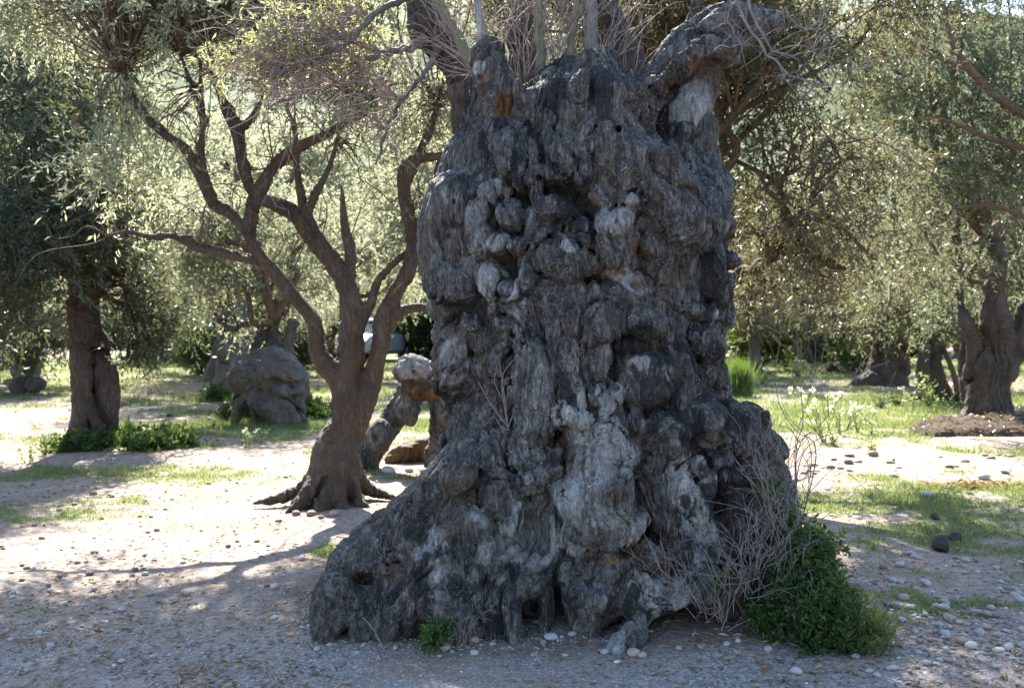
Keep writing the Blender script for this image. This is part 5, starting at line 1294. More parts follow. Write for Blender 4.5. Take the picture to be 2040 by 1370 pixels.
def grove_label(x, y, k):
    kind = ["pale silvery-leaved olive", "dark green olive", "yellowish-leaved olive", "tall pale-leaved olive"][k]
    if y < 12: return kind + " added out of view on the open side to screen sky light from the burled trunk"
    px = 1020 + x * FOC / y
    if px < -60: return kind + " in the grove out beyond the dark-trunked drooping olive"
    if px > 2100: return kind + " in the grove out beyond the stout forked olive"
    lm = min(LAND, key=lambda q: abs(q[0] - px))[1]
    return kind + (" close behind the " if y < 28 else " some way behind the " if y < 41 else " in the far row behind the ") + lm
for i, (x, y, k) in enumerate(GROVE):
    tr, br, cr = kinds[k]; s_ = r.uniform(0.9, 1.25); rz = r.uniform(0, 6.28)
    o = thing("grove_olive_tree", grove_label(x, y, k), "tree", (x, y, gz1(x, y)), "olives of the grove behind")
    o.scale = (s_, s_, s_ * r.uniform(0.95, 1.15)); o.rotation_euler = (0, 0, rz)
    put("trunk", tr, o); stuff(put("branches", br, o)); stuff(put("crown", cr, o))
# hillside scrub, one mass far off
r = np.random.default_rng(78)
hs = []
for k in range(260):
    x = r.uniform(-75, 75); y = r.uniform(72, 150); hs.append((x, y, gz1(x, y) + 1.2, r.uniform(1.5, 3.2), r.uniform(1.5, 3), r.uniform(1.2, 2.4), 1))
me, _ = crown_mesh("hillside_scrub", hs, 3200, r, (0.6, 0.25), 8, 1.2, M['olivepale'], 0.1)
put("hillside_scrub", me, kind="stuff", label="distant wooded hillside seen through gaps in the grove", cat="scrub")

# ------------------------------------------------------------------ undergrowth, stones, small things
# grass (nobody could count it)
r = np.random.default_rng(401)
def scatter(n, y0, y1, r, pw=1.6):
    """ground points, denser close to the camera"""
    u = r.random(n); y = (y0 ** (1 - pw) + u * (y1 ** (1 - pw) - y0 ** (1 - pw))) ** (1 / (1 - pw))
    x = r.uniform(-0.52, 0.52, n) * (y + 1.0); return x, y
def blades(x, y, h, w, r, tint, lean=0.5):
    n = len(x); z = gheight(x, y) - 0.005
    a = r.uniform(0, 2 * np.pi, n); b = r.uniform(0, 2 * np.pi, n)
    sx, sy = np.cos(a) * w / 2, np.sin(a) * w / 2
    ln = h * lean * r.random(n)
    V = np.stack([np.stack([x - sx, y - sy, z], 1), np.stack([x + sx, y + sy, z], 1), np.stack([x + np.cos(b) * ln, y + np.sin(b) * ln, z + h], 1)], 1).reshape(-1, 3)
    F = np.arange(3 * n).reshape(-1, 3); return V, F, np.repeat(tint, 3)
x, y = scatter(620000, 5.2, 40, r, 1.35)
g = grassmask(x, y); keep = r.random(len(x)) < g * 0.9
x, y, g = x[keep], y[keep], g[keep]
h = (0.018 + 0.04 * r.random(len(x))) * (0.5 + 0.8 * g) * np.clip(y / 11, 0.7, 2.0)
V, F, ti = blades(x, y, h, 0.005 + 0.0007 * y, r, np.clip(0.3 + 0.45 * fbm(np.stack([x, y, 0 * x], 1) * 1.2, 2) + 0.5 * r.random(len(x)), 0, 1), 0.8)
put("grass", mesh_from("grass", V, F, False, {"tint": ti}, M['grass']), kind="stuff", label="short patchy green grass growing on the stony ground", cat="grass")
print("grass blades", len(F))

# gravel
IV, IF = ico()
def pebbles(x, y, size, r, tint, flat=0.6):
    n = len(x); z = gheight(x, y)
    sc_ = size[:, None] * np.stack([r.uniform(0.7, 1.3, n), r.uniform(0.7, 1.3, n), r.uniform(0.4, 0.8, n) * flat / 0.6], 1)
    a = r.uniform(0, 6.283, n); ca, sa = np.cos(a)[:, None], np.sin(a)[:, None]
    Lc = IV[None] * sc_[:, None] * (1 + 0.16 * r.standard_normal((n, 12, 1)))
    X = Lc[..., 0] * ca - Lc[..., 1] * sa + x[:, None]; Y = Lc[..., 0] * sa + Lc[..., 1] * ca + y[:, None]
    Z = Lc[..., 2] + (z + size * 0.12)[:, None]
    V = np.stack([X, Y, Z], 2).reshape(-1, 3); F = (IF[None] + (np.arange(n) * 12)[:, None, None]).reshape(-1, 3)
    return V, F, np.repeat(tint, 12)
x, y = scatter(28000, 4.4, 12, r, 3.0)
P0 = np.stack([x, y, 0 * x], 1)
dens = np.clip(0.35 + 0.9 * fbm(P0 * 0.9 + 3, 2) + 0.35 * (x > 1.8) * (y < 7.8), 0.03, 1) * (1 - 0.6 * grassmask(x, y))
inside = ((x - 0.35) / 1.35) ** 2 + ((y - 6.5) / 1.0) ** 2 < 1
keep = (r.random(len(x)) < dens) & ~inside
x, y = x[keep], y[keep]
size = np.exp(r.normal(-5.1, 0.42, len(x))) * np.where((x > 1.6) & (y > 5.2) & (y < 7.5), 1.5, 1.0) * np.where(y < 5.3, 0.75, 1)
V, F, ti = pebbles(x, y, size, r, np.clip(r.normal(0.45, 0.25, len(x)), 0, 1))
put("gravel", mesh_from("gravel", V, F, True, {"tint": ti}, M['gravel']), kind="stuff", label="loose mixed gravel scattered over the bare earth", cat="gravel")
print("pebbles", len(x))

# fallen leaf litter
x, y = scatter(15000, 4.8, 16, r, 2.0)
keep = r.random(len(x)) < np.clip(0.45 + fbm(np.stack([x, y, 0 * x], 1) * 0.8 + 20, 2), 0, 1)
x, y = x[keep], y[keep]; n = len(x)
d = unit(np.stack([r.standard_normal(n), r.standard_normal(n), 0.15 * r.standard_normal(n)], 1))
V, F, ti = leaf_arrays(np.stack([x, y, gheight(x, y) + 0.006], 1), d, r.uniform(0.03, 0.06, n), r.uniform(0.009, 0.016, n), r.random(n), r)
put("leaf_litter", mesh_from("leaf_litter", V, F, False, {"tint": ti}, M['litter']), kind="stuff", label="dry fallen olive leaves strewn over the ground", cat="litter")
ox, oy = gpt(1960, 972); n = 150
x = ox + 0.02 + r.normal(0, 0.32, n); y = oy + 0.06 * (x - ox) + r.normal(0, 0.07, n)
d = unit(np.stack([r.standard_normal(n), 0.5 * r.standard_normal(n), 0.2 * r.standard_normal(n)], 1))
V, F, ti = leaf_arrays(np.stack([x, y, gheight(x, y) + r.uniform(0.005, 0.06, n)], 1), d, r.uniform(0.05, 0.10, n), r.uniform(0.015, 0.03, n), r.random(n), r)
put("leaf_drift", mesh_from("leaf_drift", V, F, False, {"tint": ti}, M['orangelit']), kind="stuff", label="narrow orange streak of fallen leaves lying across the grass", cat="leaves")

# single stones
def stone_mesh(seed, angular=False):
    rr = np.random.default_rng(seed)
    V, F = ico()
    e = {}; V = [tuple(v) for v in V]; F2 = []
    def mid(a, b):
        k = (min(a, b), max(a, b))
        if k not in e: m = np.array(V[a]) + np.array(V[b]); V.append(tuple(m / np.linalg.norm(m))); e[k] = len(V) - 1
        return e[k]
    for a, b, c in F:
        ab, bc, ca = mid(a, b), mid(b, c), mid(c, a); F2 += [(a, ab, ca), (b, bc, ab), (c, ca, bc), (ab, bc, ca)]
    V = np.array(V)
    if angular:
        for _ in range(9):
            nrm = unit(rr.standard_normal(3)); dd = rr.uniform(0.55, 0.85); q = V @ nrm; V = V - np.maximum(q - dd, 0)[:, None] * nrm
    V = V * (1 + 0.16 * fbm(V * 1.3 + seed, 2))[:, None]
    return V, np.array(F2)
SM = [stone_mesh(i) for i in range(5)]; SA = [stone_mesh(20 + i, True) for i in range(4)]
scache = {}
def stone(px, py, rpx, mat, label, group=None, ang=False, asp=0.62, name="stone", rz=None, tilt=0):
    x, y = gpt(px, py); rad = rpx * y / FOC
    i = r.integers(0, 5 if not ang else 4); key = (i, ang, mat)
    if key not in scache:
        V, F = (SA if ang else SM)[i]; scache[key] = mesh_from("stone", V, F, not ang, None, M[mat])
    o = put(name, scache[key], None, (x, y, gz1(x, y) + rad * asp * 0.55), None, label, "stone", group)
    o.scale = (rad, rad * r.uniform(0.75, 1.1), rad * asp); o.rotation_euler = (r.normal(0, 0.15) + tilt, r.normal(0, 0.15), r.uniform(0, 6.28) if rz is None else rz)
    return o
stone(1876, 1094, 23, 'stone_dark', "largest angular blackish stone lying in the grass", None, True, 0.85)
stone(1902, 1074, 16, 'stone_dark', "smaller wedge of dark stone behind the largest blackish stone", None, True, 0.8)
stone(1862, 1042, 11, 'stone_dark', "small lone dark stone on the green grass", None, True, 0.75)
stone(1849, 990, 12, 'stone_pale', "pale smooth oval stone at the edge of the grass")
stone(1960, 955, 13, 'stone_pale', "grey stone with a pale cap beside the orange leaf streak")
stone(1672, 1086, 12, 'stone_pale', "pale grey stone beside the green bush")
for px, py, q, m in ((642, 1277, 9, 'stone_pale'), (632, 1290, 8, 'stone_pale'), (655, 1284, 6, 'stone_pale')): stone(px, py + 4, q, m, "small pale stone at the tip of the left buttress root", "stones at the buttress tip")
stone(886, 1304, 14, 'stone_pink', "pinkish flat stone in front of the small root sprig"); stone(945, 1312, 9, 'stone_pale', "white pebble in front of the buttress root"); stone(945, 1292, 11, 'stone_pink', "round pinkish stone below the buttress lobes"); stone(980, 1298, 7, 'stone_pink', "small pink pebble beside the round pinkish stone")
for px, py, q in ((1098, 1290, 15), (1140, 1284, 11)): stone(px, py, q, 'stone_pale', asp=0.3, label="pale flat stone lying in the mouth of the left root cave", group="stones in the root cave")
for px, py, q, m in ((1262, 1322, 14, 'stone_pink'), (1280, 1326, 10, 'stone_pink'), (1205, 1316, 9, 'stone_pale'), (1352, 1318, 8, 'stone_pink'), (1448, 1312, 8, 'stone_pale'), (1470, 1306, 7, 'stone_pale'), (1395, 1316, 6, 'stone_pink'), (1530, 1314, 9, 'stone_pale')):
    stone(px, py, q, m, ("pale" if m == 'stone_pale' else "pinkish") + " pebble in the row along the foot of the ancient trunk", "pebbles along the trunk foot")
for px, py, q, m in ((1640, 1310, 9, 'stone_pale'), (1680, 1306, 9, 'stone_pink'), (1702, 1304, 10, 'stone_pink'), (1730, 1302, 11, 'stone_pink')): stone(px, py, q, m, ("pale" if m == 'stone_pale' else "pinkish") + " round stone before the dense green bush", "stones before the green bush")
stone(1586, 1354, 14, 'stone_pale', "flat grey stone lying on the fine gravel path")
for px, py, q in ((590, 1026, 9), (620, 1028, 11), (555, 1035, 7), (665, 1030, 10), (640, 1034, 7)): stone(px, py, q, ('stone_brown' if q % 2 else 'stone_pink'), ("brown" if q % 2 else "pinkish") + " stone at the foot of the three-stemmed olive", "stones at the three-stemmed olive")
for px, py, q in ((775, 940, 15), (815, 938, 9), (845, 940, 11), (870, 942, 9)): stone(px, py, q, 'stone_pale', "pale stone in front of the hollow arched stump", "stones at the hollow stump")
stone(548, 1178, 11, 'stone_pale', "pale pointed stone on shaded gravel left of the buttress"); stone(532, 1172, 7, 'stone_brown', "small brown stone beside the pale pointed stone")
stone(100, 1296, 10, 'stone_pale', "white pebble in the shaded gravel"); stone(246, 808, 9, 'stone_brown', "squat brown stone on bright ground behind the dark-trunked olive", asp=0.9); stone(337, 830, 6, 'stone_dark', "little dark stone on the grass before the boulder-like olive"); stone(418, 836, 6, 'stone_pale', "pale block beside the boulder-like olive")
for px, py, q in ((186, 985, 8), (1740, 912, 12), (1690, 925, 10), (1655, 932, 8)): stone(px, py, q, 'stone_brown', "brown stone on the sunlit bare ground", "brown stones on sunlit ground")
for _ in range(70):
    px, py = r.uniform(0, 600), r.uniform(925, 1185)
    if py > 1185 - px * 0.12: continue
    stone(px, py, r.uniform(3.5, 7.5) * (0.6 + (py - 900) / 500), 'stone_brown', "brown stone on the sunlit bare ground", "brown stones on sunlit ground")
for _ in range(26):
    px, py = r.uniform(0, 640), r.uniform(1090, 1360); stone(px, py, r.uniform(4.5, 9), 'stone_pale', "whitish pebble on the gravel left of the buttress", "whitish pebbles on the gravel")
for _ in range(95):
    px, py = r.uniform(1690, 2040), r.uniform(1105, 1365)
    if px < 1760 and py < 1300: continue
    m = ('stone_pale', 'stone_pink', 'stone_brown')[r.choice(3, p=(0.6, 0.25, 0.15))]
    stone(px, py, r.uniform(5.5, 13) * (0.75 if py > 1310 else 1), m, {"stone_pale": "rounded whitish", "stone_pink": "rounded pinkish", "stone_brown": "rounded brown"}[m] + " stone on the pebbly shaded ground beyond the green bush", "stones beyond the green bush")
for _ in range(26):
    px, py = r.uniform(1590, 2030), r.uniform(905, 950); stone(px, py, r.uniform(5, 11), 'stone_pink' if r.random() < 0.5 else 'stone_brown', "flattish stone in the sunlit band beside the ancient trunk", "stones in the sunlit band", asp=0.4)

# green bush and dry twiggy shrub at the right foot of the trunk
gb = thing("green_bush", "dense dark green bush growing against the right foot of the ancient trunk", "bush", (*gpt(1640, 1290), 0))
bcl = CL([(1625, 1235, 5.50, 52, 52, 0.22, 1.3), (1600, 1160, 5.55, 42, 55, 0.2, 1.2), (1615, 1095, 5.62, 30, 36, 0.18, 1.1), (1655, 1258, 5.48, 42, 32, 0.18, 1.0), (1560, 1225, 5.55, 44, 44, 0.16, 0.8), (1575, 1275, 5.48, 44, 20, 0.15, 0.7), (1540, 985, 5.85, 16, 40, 0.08, 0.5), (1450, 1180, 5.42, 40, 24, 0.08, 0.10), (1570, 1055, 5.75, 22, 46, 0.12, 0.6), (1640, 1180, 5.55, 30, 45, 0.18, 1.0)])
me, P_ = crown_mesh("foliage", bcl, 4400, r, (0.028, 0.012), 13, 0.09, M['bush'], -0.5, gb.location, 0.5)
stuff(put("foliage", me, gb))
T = Tubes()
for q in range(0, len(P_), 22): T.add(wig((P_[q][0] * 0.7 + 0.3 * 1.5, P_[q][1] + 0.1, 0.02), P_[q], r, 0.006, 0.002, 0.1, 4), 4)
T.V = [v_ - np.array(gb.location) for v_ in T.V]; stuff(put("stems", T.mesh("stems", M['twigdark']), gb))
ds = thing("dry_shrub", "dry grey leafless shrub of tangled twigs clinging to the right foot of the ancient trunk", "shrub", (*gpt(1500, 1300), 0))
T = Tubes()
def tangle(T, px, py, Y, n, ang, spread, length, rad=1.5):
    for _ in range(max(5, int(n * 0.5))):
        a = math.radians(r.normal(ang, spread)); L = length * r.uniform(0.4, 1.1) * Y / FOC
        d = np.array([math.cos(a), r.normal(-0.15, 0.3), math.sin(a)]); s0 = W(px + r.normal(0, 14), py + r.normal(0, 10), Y + r.normal(0, 0.04))
        rad_ = rad * 0.62; P = spline(wig(s0, s0 + d * L, r, rad_ * Y / FOC, rad_ * 0.5 * Y / FOC, 0.1, 4), 0.05); T.add(P, 4)
        for _ in range(r.integers(1, 4)):
            i = r.integers(len(P) // 4, len(P)); d2 = unit(d + 0.8 * r.standard_normal(3) * np.array([1, 0.6, 1]))
            T.add(wig(P[i, :3], P[i, :3] + d2 * L * r.uniform(0.15, 0.5), r, rad_ * 0.7 * Y / FOC, rad_ * 0.4 * Y / FOC, 0.1, 3), 4)
for q in ((1440, 1240, 5.32, 22, 75, 28, 120), (1400, 1215, 5.36, 22, 115, 30, 150), (1500, 1190, 5.4, 30, 80, 35, 150), (1540, 1120, 5.5, 34, 85, 40, 150), (1570, 1060, 5.6, 26, 95, 35, 160), (1530, 1040, 5.6, 22, 100, 35, 150), (1550, 960, 5.75, 22, 85, 40, 130), (1500, 1150, 5.4, 26, 110, 40, 120), (1350, 1160, 5.40, 14, 120, 30, 110), (1560, 1150, 5.45, 26, 60, 40, 120), (1600, 1120, 5.5, 14, 50, 35, 110), (1530, 900, 5.95, 10, 80, 40, 110), (1580, 1290, 5.40, 22, 90, 45, 70), (1600, 1240, 5.35, 12, 80, 30, 90), (1450, 1180, 5.35, 22, 85, 35, 120), (1490, 1100, 5.45, 20, 95, 40, 120)):
    tangle(T, *q)
T.V = [v_ - np.array(ds.location) for v_ in T.V]; stuff(put("twigs", T.mesh("twigs", M['twig']), ds))
# small sprig at the left root, sprig on the trunk face
sp = thing("root_sprig", "small sprig with green leaves and dry stalks before the left buttress root", "sprig", (*gpt(880, 1295), 0))
me, P_ = crown_mesh("foliage", CL([(872, 1268, 5.36, 22, 26, 0.06, 1), (900, 1262, 5.36, 16, 20, 0.05, 0.5), (850, 1280, 5.36, 14, 14, 0.05, 0.5)]), 190, r, (0.022, 0.010), 9, 0.06, M['bush'], -0.6, sp.location, 0.5, 0.1); stuff(put("foliage", me, sp))
T = Tubes(); tangle(T, 885, 1290, 5.36, 16, 75, 28, 85, 1.2); tangle(T, 915, 1285, 5.36, 12, 55, 25, 100, 1.2)
T.V = [v_ - np.array(sp.location) for v_ in T.V]; stuff(put("stalks", T.mesh("stalks", M['twig']), sp))
s2 = thing("dry_stalk_tuft", "thin tuft of dry stalks before the tip of the left buttress", "stalks", (*gpt(740, 1295), 0))
T = Tubes(); tangle(T, 745, 1275, 5.42, 10, 95, 22, 80, 1.1); T.add(spline(PT(5.40, [(770, 1305, 2.0), (745, 1255, 1.8), (722, 1228, 1.2)]), 0.04), 4)
T.V = [v_ - np.array(s2.location) for v_ in T.V]; stuff(put("stalks", T.mesh("stalks", M['twig']), s2))
s3 = thing("dry_sprig", "bare forked sprig sprouting from a crack in the middle of the ancient trunk", "sprig", tuple(S(1010, 852, 0.0)))
T = Tubes()
for rows in ([(1012, 850, 1.6), (1005, 790, 1.3), (995, 720, 0.8)], [(1012, 850, 1.6), (1000, 760, 1.2), (1020, 720, 0.9), (1065, 690, 0.6)], [(1012, 850, 1.6), (975, 800, 1.2), (952, 758, 0.8)], [(1012, 852, 1.6), (1025, 820, 1.2), (1042, 790, 0.8)], [(1003, 800, 1.2), (985, 760, 0.8), (990, 730, 0.6)], [(1015, 855, 1.5), (1000, 852, 1.3), (990, 835, 1.0)], [(1020, 858, 1.5), (1035, 862, 1.0)]):
    T.add(spline(PT(S(1010, 852)[1] - 0.06, rows), 0.04), 5)
T.V = [v_ - np.array(s3.location) for v_ in T.V]; stuff(put("stems", T.mesh("stems", M['twig']), s3))

# tall thin stalks by the right flank
for i, rows in enumerate(([(1590, 905, 3), (1588, 860, 2.2), (1560, 820, 1.8), (1545, 760, 1.5), (1556, 650, 1.2), (1556, 590, 0.8)], [(1592, 905, 2.6), (1600, 840, 2.0), (1592, 740, 1.5), (1586, 640, 1.2), (1588, 590, 0.8)], [(1596, 905, 2.4), (1640, 840, 1.8), (1690, 770, 1.3), (1720, 735, 0.8)],
                          [(1600, 905, 2.4), (1700, 850, 1.6), (1755, 800, 1.2), (1785, 740, 0.8)], [(1588, 905, 2.0), (1570, 830, 1.4), (1555, 790, 0.8)], [(1590, 900, 2.0), (1612, 790, 1.4), (1625, 700, 1.0), (1612, 650, 0.7)])):
    o = thing("tall_dry_stalk", ("forked thin pale stalk", "tall straight thin pale stalk", "slanting thin pale stalk", "long arching thin pale stalk", "short thin pale stalk", "upright wavy thin pale stalk")[i] + " rising beside the right flank of the ancient trunk", "stalk", tuple(W(rows[0][0], rows[0][1], 6.2) * np.array([1, 1, 0])))
    T = Tubes(); rows = [(q_[0] + (r.normal(0, 14) if k_ < 2 else 0), q_[1], q_[2] * 0.45) for k_, q_ in enumerate([(rows[0][0], 1120, rows[0][2])] + list(rows))]; P = spline(PT(6.2, rows), 0.05); T.add(P, 5)
    T.V = [v_ - np.array(o.location) for v_ in T.V]; put("stem", T.mesh("stem", M['twig']), o)
    T = Tubes()
    for _ in range(5):
        k = r.integers(len(P) // 3, len(P) - 1); d = unit(np.array([r.normal(0, 1), r.normal(0, 0.4), r.normal(0.9, 0.3)])); T.add(wig(P[k, :3], P[k, :3] + d * r.uniform(0.06, 0.3), r, 0.0024, 0.001, 0.1, 3), 4)
    T.V = [v_ - np.array(o.location) for v_ in T.V]; stuff(put("side_twigs", T.mesh("side_twigs", M['twig']), o))

# weeds
def weed(px, py, hpx, wpx, label, mat='weed', n=60, flowers=0, seed=0, leaf=(0.06, 0.02)):
    rr = np.random.default_rng(seed + 900); x, y = gpt(px, py); q = y / FOC
    o = thing("tall_weed" if flowers else "leafy_weed", label, "weed", (x, y, gz1(x, y)))
    T = Tubes(); bs, ds_, fl = [], [], []
    for k in range(max(3, n // 14)):
        e = np.array([rr.normal(0, wpx * 0.45) * q, rr.normal(0, wpx * 0.3) * q, hpx * q * rr.uniform(0.55, 1.05)])
        P = spline(wig((rr.normal(0, 0.02), rr.normal(0, 0.02), 0), e, rr, 0.006, 0.003, 0.08, 4), 0.08); T.add(P, 4)
        for j in range(14):
            i = rr.integers(0, len(P)); bs.append(P[i, :3]); ds_.append(unit(np.array([rr.normal(0, 1), rr.normal(0, 1), rr.normal(0.5, 0.4)])))
        if flowers: fl += [P[-1, :3] + rr.normal(0, 0.02, 3) for _ in range(flowers)]
    put("stems", T.mesh("stems", M['stem']), o)["kind"] = "stuff"
    bs, ds_ = np.array(bs), np.array(ds_); m = len(bs)
    V, F, ti = leaf_arrays(bs, ds_, rr.uniform(0.6, 1.3, m) * leaf[0], rr.uniform(0.7, 1.2, m) * leaf[1], rr.random(m), rr)
    stuff(put("leaves", mesh_from("leaves", V, F, False, {"tint": ti}, M[mat]), o))
    if flowers:
        fl = np.array(fl); m = len(fl) * 6; b = np.repeat(fl, 6, 0)
        V, F, ti = leaf_arrays(b, unit(rr.standard_normal((m, 3))), np.full(m, 0.045), np.full(m, 0.022), rr.random(m), rr)
        stuff(put("flower_heads", mesh_from("flower_heads", V, F, False, {"tint": ti}, M['flower']), o))
weed(1640, 880, 110, 60, "tallest pale-flowered weed glowing in the sunlit clearing", n=150, flowers=3, seed=1)
weed(1672, 868, 90, 40, "pale-flowered weed close beside the tallest one", n=80, flowers=2, seed=2)
weed(1705, 862, 60, 40, "lower flowering weed between the tall weeds and the debris mound", n=80, flowers=2, seed=3)
weed(1735, 868, 50, 30, "small flowering weed at the edge of the sunlit clearing", n=60, flowers=2, seed=4)
weed(1820, 815, 60, 26, "pale upright weed before the dark upright olive trunk", n=70, flowers=2, seed=5)
weed(1848, 815, 66, 36, "bright yellow-green bushy weed before the dark upright olive trunk", n=220, seed=6, leaf=(0.08, 0.035))
weed(1790, 808, 26, 40, "low dark green weed tuft in the shaded grass", 'bush', n=160, seed=7, leaf=(0.07, 0.03))
weed(1755, 812, 30, 44, "rounded grey-green weed clump in the shaded grass", 'olive', n=240, seed=8, leaf=(0.06, 0.02))
weed(1880, 822, 40, 40, "pale leafy weed at the foot of the right-hand olives", n=120, seed=9)
weed(90, 905, 60, 34, "pale flowering weed glowing beside the dark-trunked olive", n=100, flowers=2, seed=10)
weed(60, 925, 36, 24, "little leafy weed left of the dark-trunked olive", n=60, seed=11)
weed(490, 890, 36, 20, "thin pale weed on the sunlit grass before the boulder-like olive", n=50, flowers=1, seed=12)
weed(520, 880, 28, 22, "second low pale weed before the boulder-like olive", n=50, flowers=1, seed=13)
weed(1660, 890, 30, 30, "small green weed in front of the tall flowering weeds", n=80, seed=14)
weed(1520, 770, 34, 40, "bright leafy weed beside the spiky rush clump", n=160, seed=15, leaf=(0.09, 0.035))
weed(1590, 750, 26, 60, "sunlit weed patch before the thin far trunk", n=200, seed=16, leaf=(0.1, 0.04))
weed(1735, 898, 16, 18, "tiny green tuft on the bright bare earth", n=60, seed=17)
# ground cover and shrubs round the trunks
def cover(name, label, rows, n, mat, leaf, seed, cat="ground cover"):
    rr = np.random.default_rng(seed); cl = []
    for px, py, rx, h in rows:
        x, y = gpt(px, py); q = y / FOC; cl.append((x, y, gz1(x, y) + h * q * 0.35, rx * q, rx * q * 0.5 + 0.15, h * q, 1))
    me, _ = crown_mesh("foliage", cl, n, rr, leaf, 11, 0.14, M[mat], -0.8, (0, 0, 0), 0.5)
    o = put(name, me, None, None, "stuff", label, cat)
    return o
cover("ground_cover", "low green creeping plants round the foot of the dark-trunked olive", [(250, 885, 60, 18), (170, 895, 60, 14), (330, 888, 60, 14), (300, 895, 50, 12)], 1500, 'bush', (0.05, 0.028), 501)
cover("ground_cover", "leafy green plants round the base of the boulder-like olive", [(610, 825, 40, 26), (630, 835, 30, 14), (455, 828, 30, 22), (440, 800, 40, 18), (470, 835, 26, 14), (575, 836, 20, 12)], 1500, 'bush', (0.055, 0.03), 502)
cover("ground_cover", "grass tuft spilling right from under the green bush", [(1715, 1285, 26, 9), (1680, 1300, 26, 8)], 300, 'grass', (0.05, 0.008), 503)
# rush clump
rc = thing("rush_clump", "dark spiky rush clump growing right of the ancient trunk", "rushes", (*gpt(1470, 790), 0))
n = 900; x0 = rc.location[0] + r.normal(0, 0.10, n); y0 = rc.location[1] + r.normal(0, 0.12, n); a = r.uniform(0, 6.28, n); ln = np.abs(r.normal(0, 0.22, n)); hh = r.uniform(0.4, 0.85, n)
w = 0.012; V = np.stack([np.stack([x0 - w, y0, 0 * x0], 1), np.stack([x0 + w, y0, 0 * x0], 1), np.stack([x0 + np.cos(a) * ln, y0 + np.sin(a) * ln, hh], 1)], 1).reshape(-1, 3)
stuff(put("blades", mesh_from("blades", V - np.array(rc.location), np.arange(3 * n).reshape(-1, 3), False, {"tint": np.repeat(r.random(n), 3)}, M['bush']), rc))
# debris mound under the right tree
s = Sculpt((5.1, 14.9, -0.25), (9.2, 18.3, 0.6), 0.05)
for px, py, Y, a, b, dz in ((1900, 862, 15.9, 0.62, 0.19, 0.5), (1980, 868, 15.9, 0.8, 0.17, 0.7), (1870, 885, 15.4, 0.4, 0.12, 0.4), (2040, 860, 16.2, 0.7, 0.2, 0.8), (1940, 880, 15.5, 0.6, 0.12, 0.4)):
    s.ball((W(px, py, Y)[0], Y, 0.0), (a, b, dz), 0, 0.1)
s.lump(0.05, 4)
V, F = s.mesh(); V = V + normals(V, F) * (0.03 * (ridged(V * 9, 2) - 0.4))[:, None]
md = thing("debris_mound", "low mound of dark earth and woody debris round the forked olive", "mound", (7.0, 16.0, 0)); put("earth", mesh_from("earth", V - np.array(md.location), F, True, None, M['soil']), md)
n = 2600; f = r.integers(0, len(F), n); p = V[F[f]].mean(1) + r.normal(0, 0.01, (n, 3)); d = unit(r.standard_normal((n, 3)) * np.array([1, 1, 0.4]))
Vl, Fl, ti = leaf_arrays(p, d, r.uniform(0.04, 0.10, n), r.uniform(0.012, 0.03, n), r.random(n) * 0.9, r)
stuff(put("litter", mesh_from("litter", Vl - np.array(md.location), Fl, False, {"tint": ti}, M['litter']), md))
# far shrubs closing the view under the crowns
r = np.random.default_rng(79)
V_ = []
def shrub_kind(seed, mat):
    rr = np.random.default_rng(seed); cl = [(rr.uniform(-0.8, 0.8), rr.uniform(-0.5, 0.5), rr.uniform(0.4, 1.1), rr.uniform(0.5, 0.9), 0.6, rr.uniform(0.45, 0.7), 1) for _ in range(7)]
    me, P = crown_mesh("shrub_foliage", cl, 1000, rr, (0.13, 0.045), 10, 0.3, M[mat], -0.2)
    T = Tubes()
    for q in range(0, len(P), 40): T.add(wig((P[q][0] * 0.2, P[q][1] * 0.2, 0), P[q], rr, 0.02, 0.006, 0.12, 4), 4)
    return me, T.mesh("shrub_stems", M['twigdark'])
SK = [shrub_kind(601, 'bush'), shrub_kind(602, 'olive'), shrub_kind(603, 'olivepale')]
SL = ["dark green shrub in the far line under the grove", "grey-green shrub in the far line under the grove", "pale green shrub in the far line under the grove"]
for i in range(46):
    y = r.uniform(40, 66); x = r.uniform(-0.5, 0.5) * y; k = int(r.integers(0, 3)); lm = min(LAND, key=lambda q: abs(q[0] - (1020 + x * FOC / y)))[1]
    if abs(x - (745 - 1020) / FOC * y) < 2.2 and y < 50: continue
    o = thing("far_shrub", ["dark green", "grey-green", "pale green"][k] + " shrub far back under the grove behind the " + lm, "shrub", (x, y, gz1(x, y)), "shrubs under the grove"); s_ = r.uniform(1.0, 1.9); o.scale = (s_ * 1.2, s_, s_ * 1.05); o.rotation_euler = (0, 0, r.uniform(0, 6.28))
    stuff(put("stems", SK[k][1], o)); stuff(put("foliage", SK[k][0], o))
for (px, py, s_, k, lab) in ((400, 748, 0.7, 0, "small dark conical shrub beyond the grey leaning trunk"), (1500, 738, 0.9, 0, "dark low shrub at the foot of the greyish far trunk"), (830, 715, 1.3, 0, "dark bushy shrub behind the hollow arched stump"), (1640, 722, 0.8, 1, "grey-green shrub beside the thin far trunk"), (1720, 745, 0.7, 0, "dark shrub left of the wide blackish stump"), (600, 735, 0.9, 1, "grey-green shrub behind the boulder-like olive")):
    x, y = gpt(px, py); o = thing("far_shrub", lab, "shrub", (x, y, gz1(x, y))); o.scale = (s_, s_, s_ * 1.15); o.rotation_euler = (0, 0, r.uniform(0, 6))
    stuff(put("stems", SK[k][1], o)); stuff(put("foliage", SK[k][0], o))

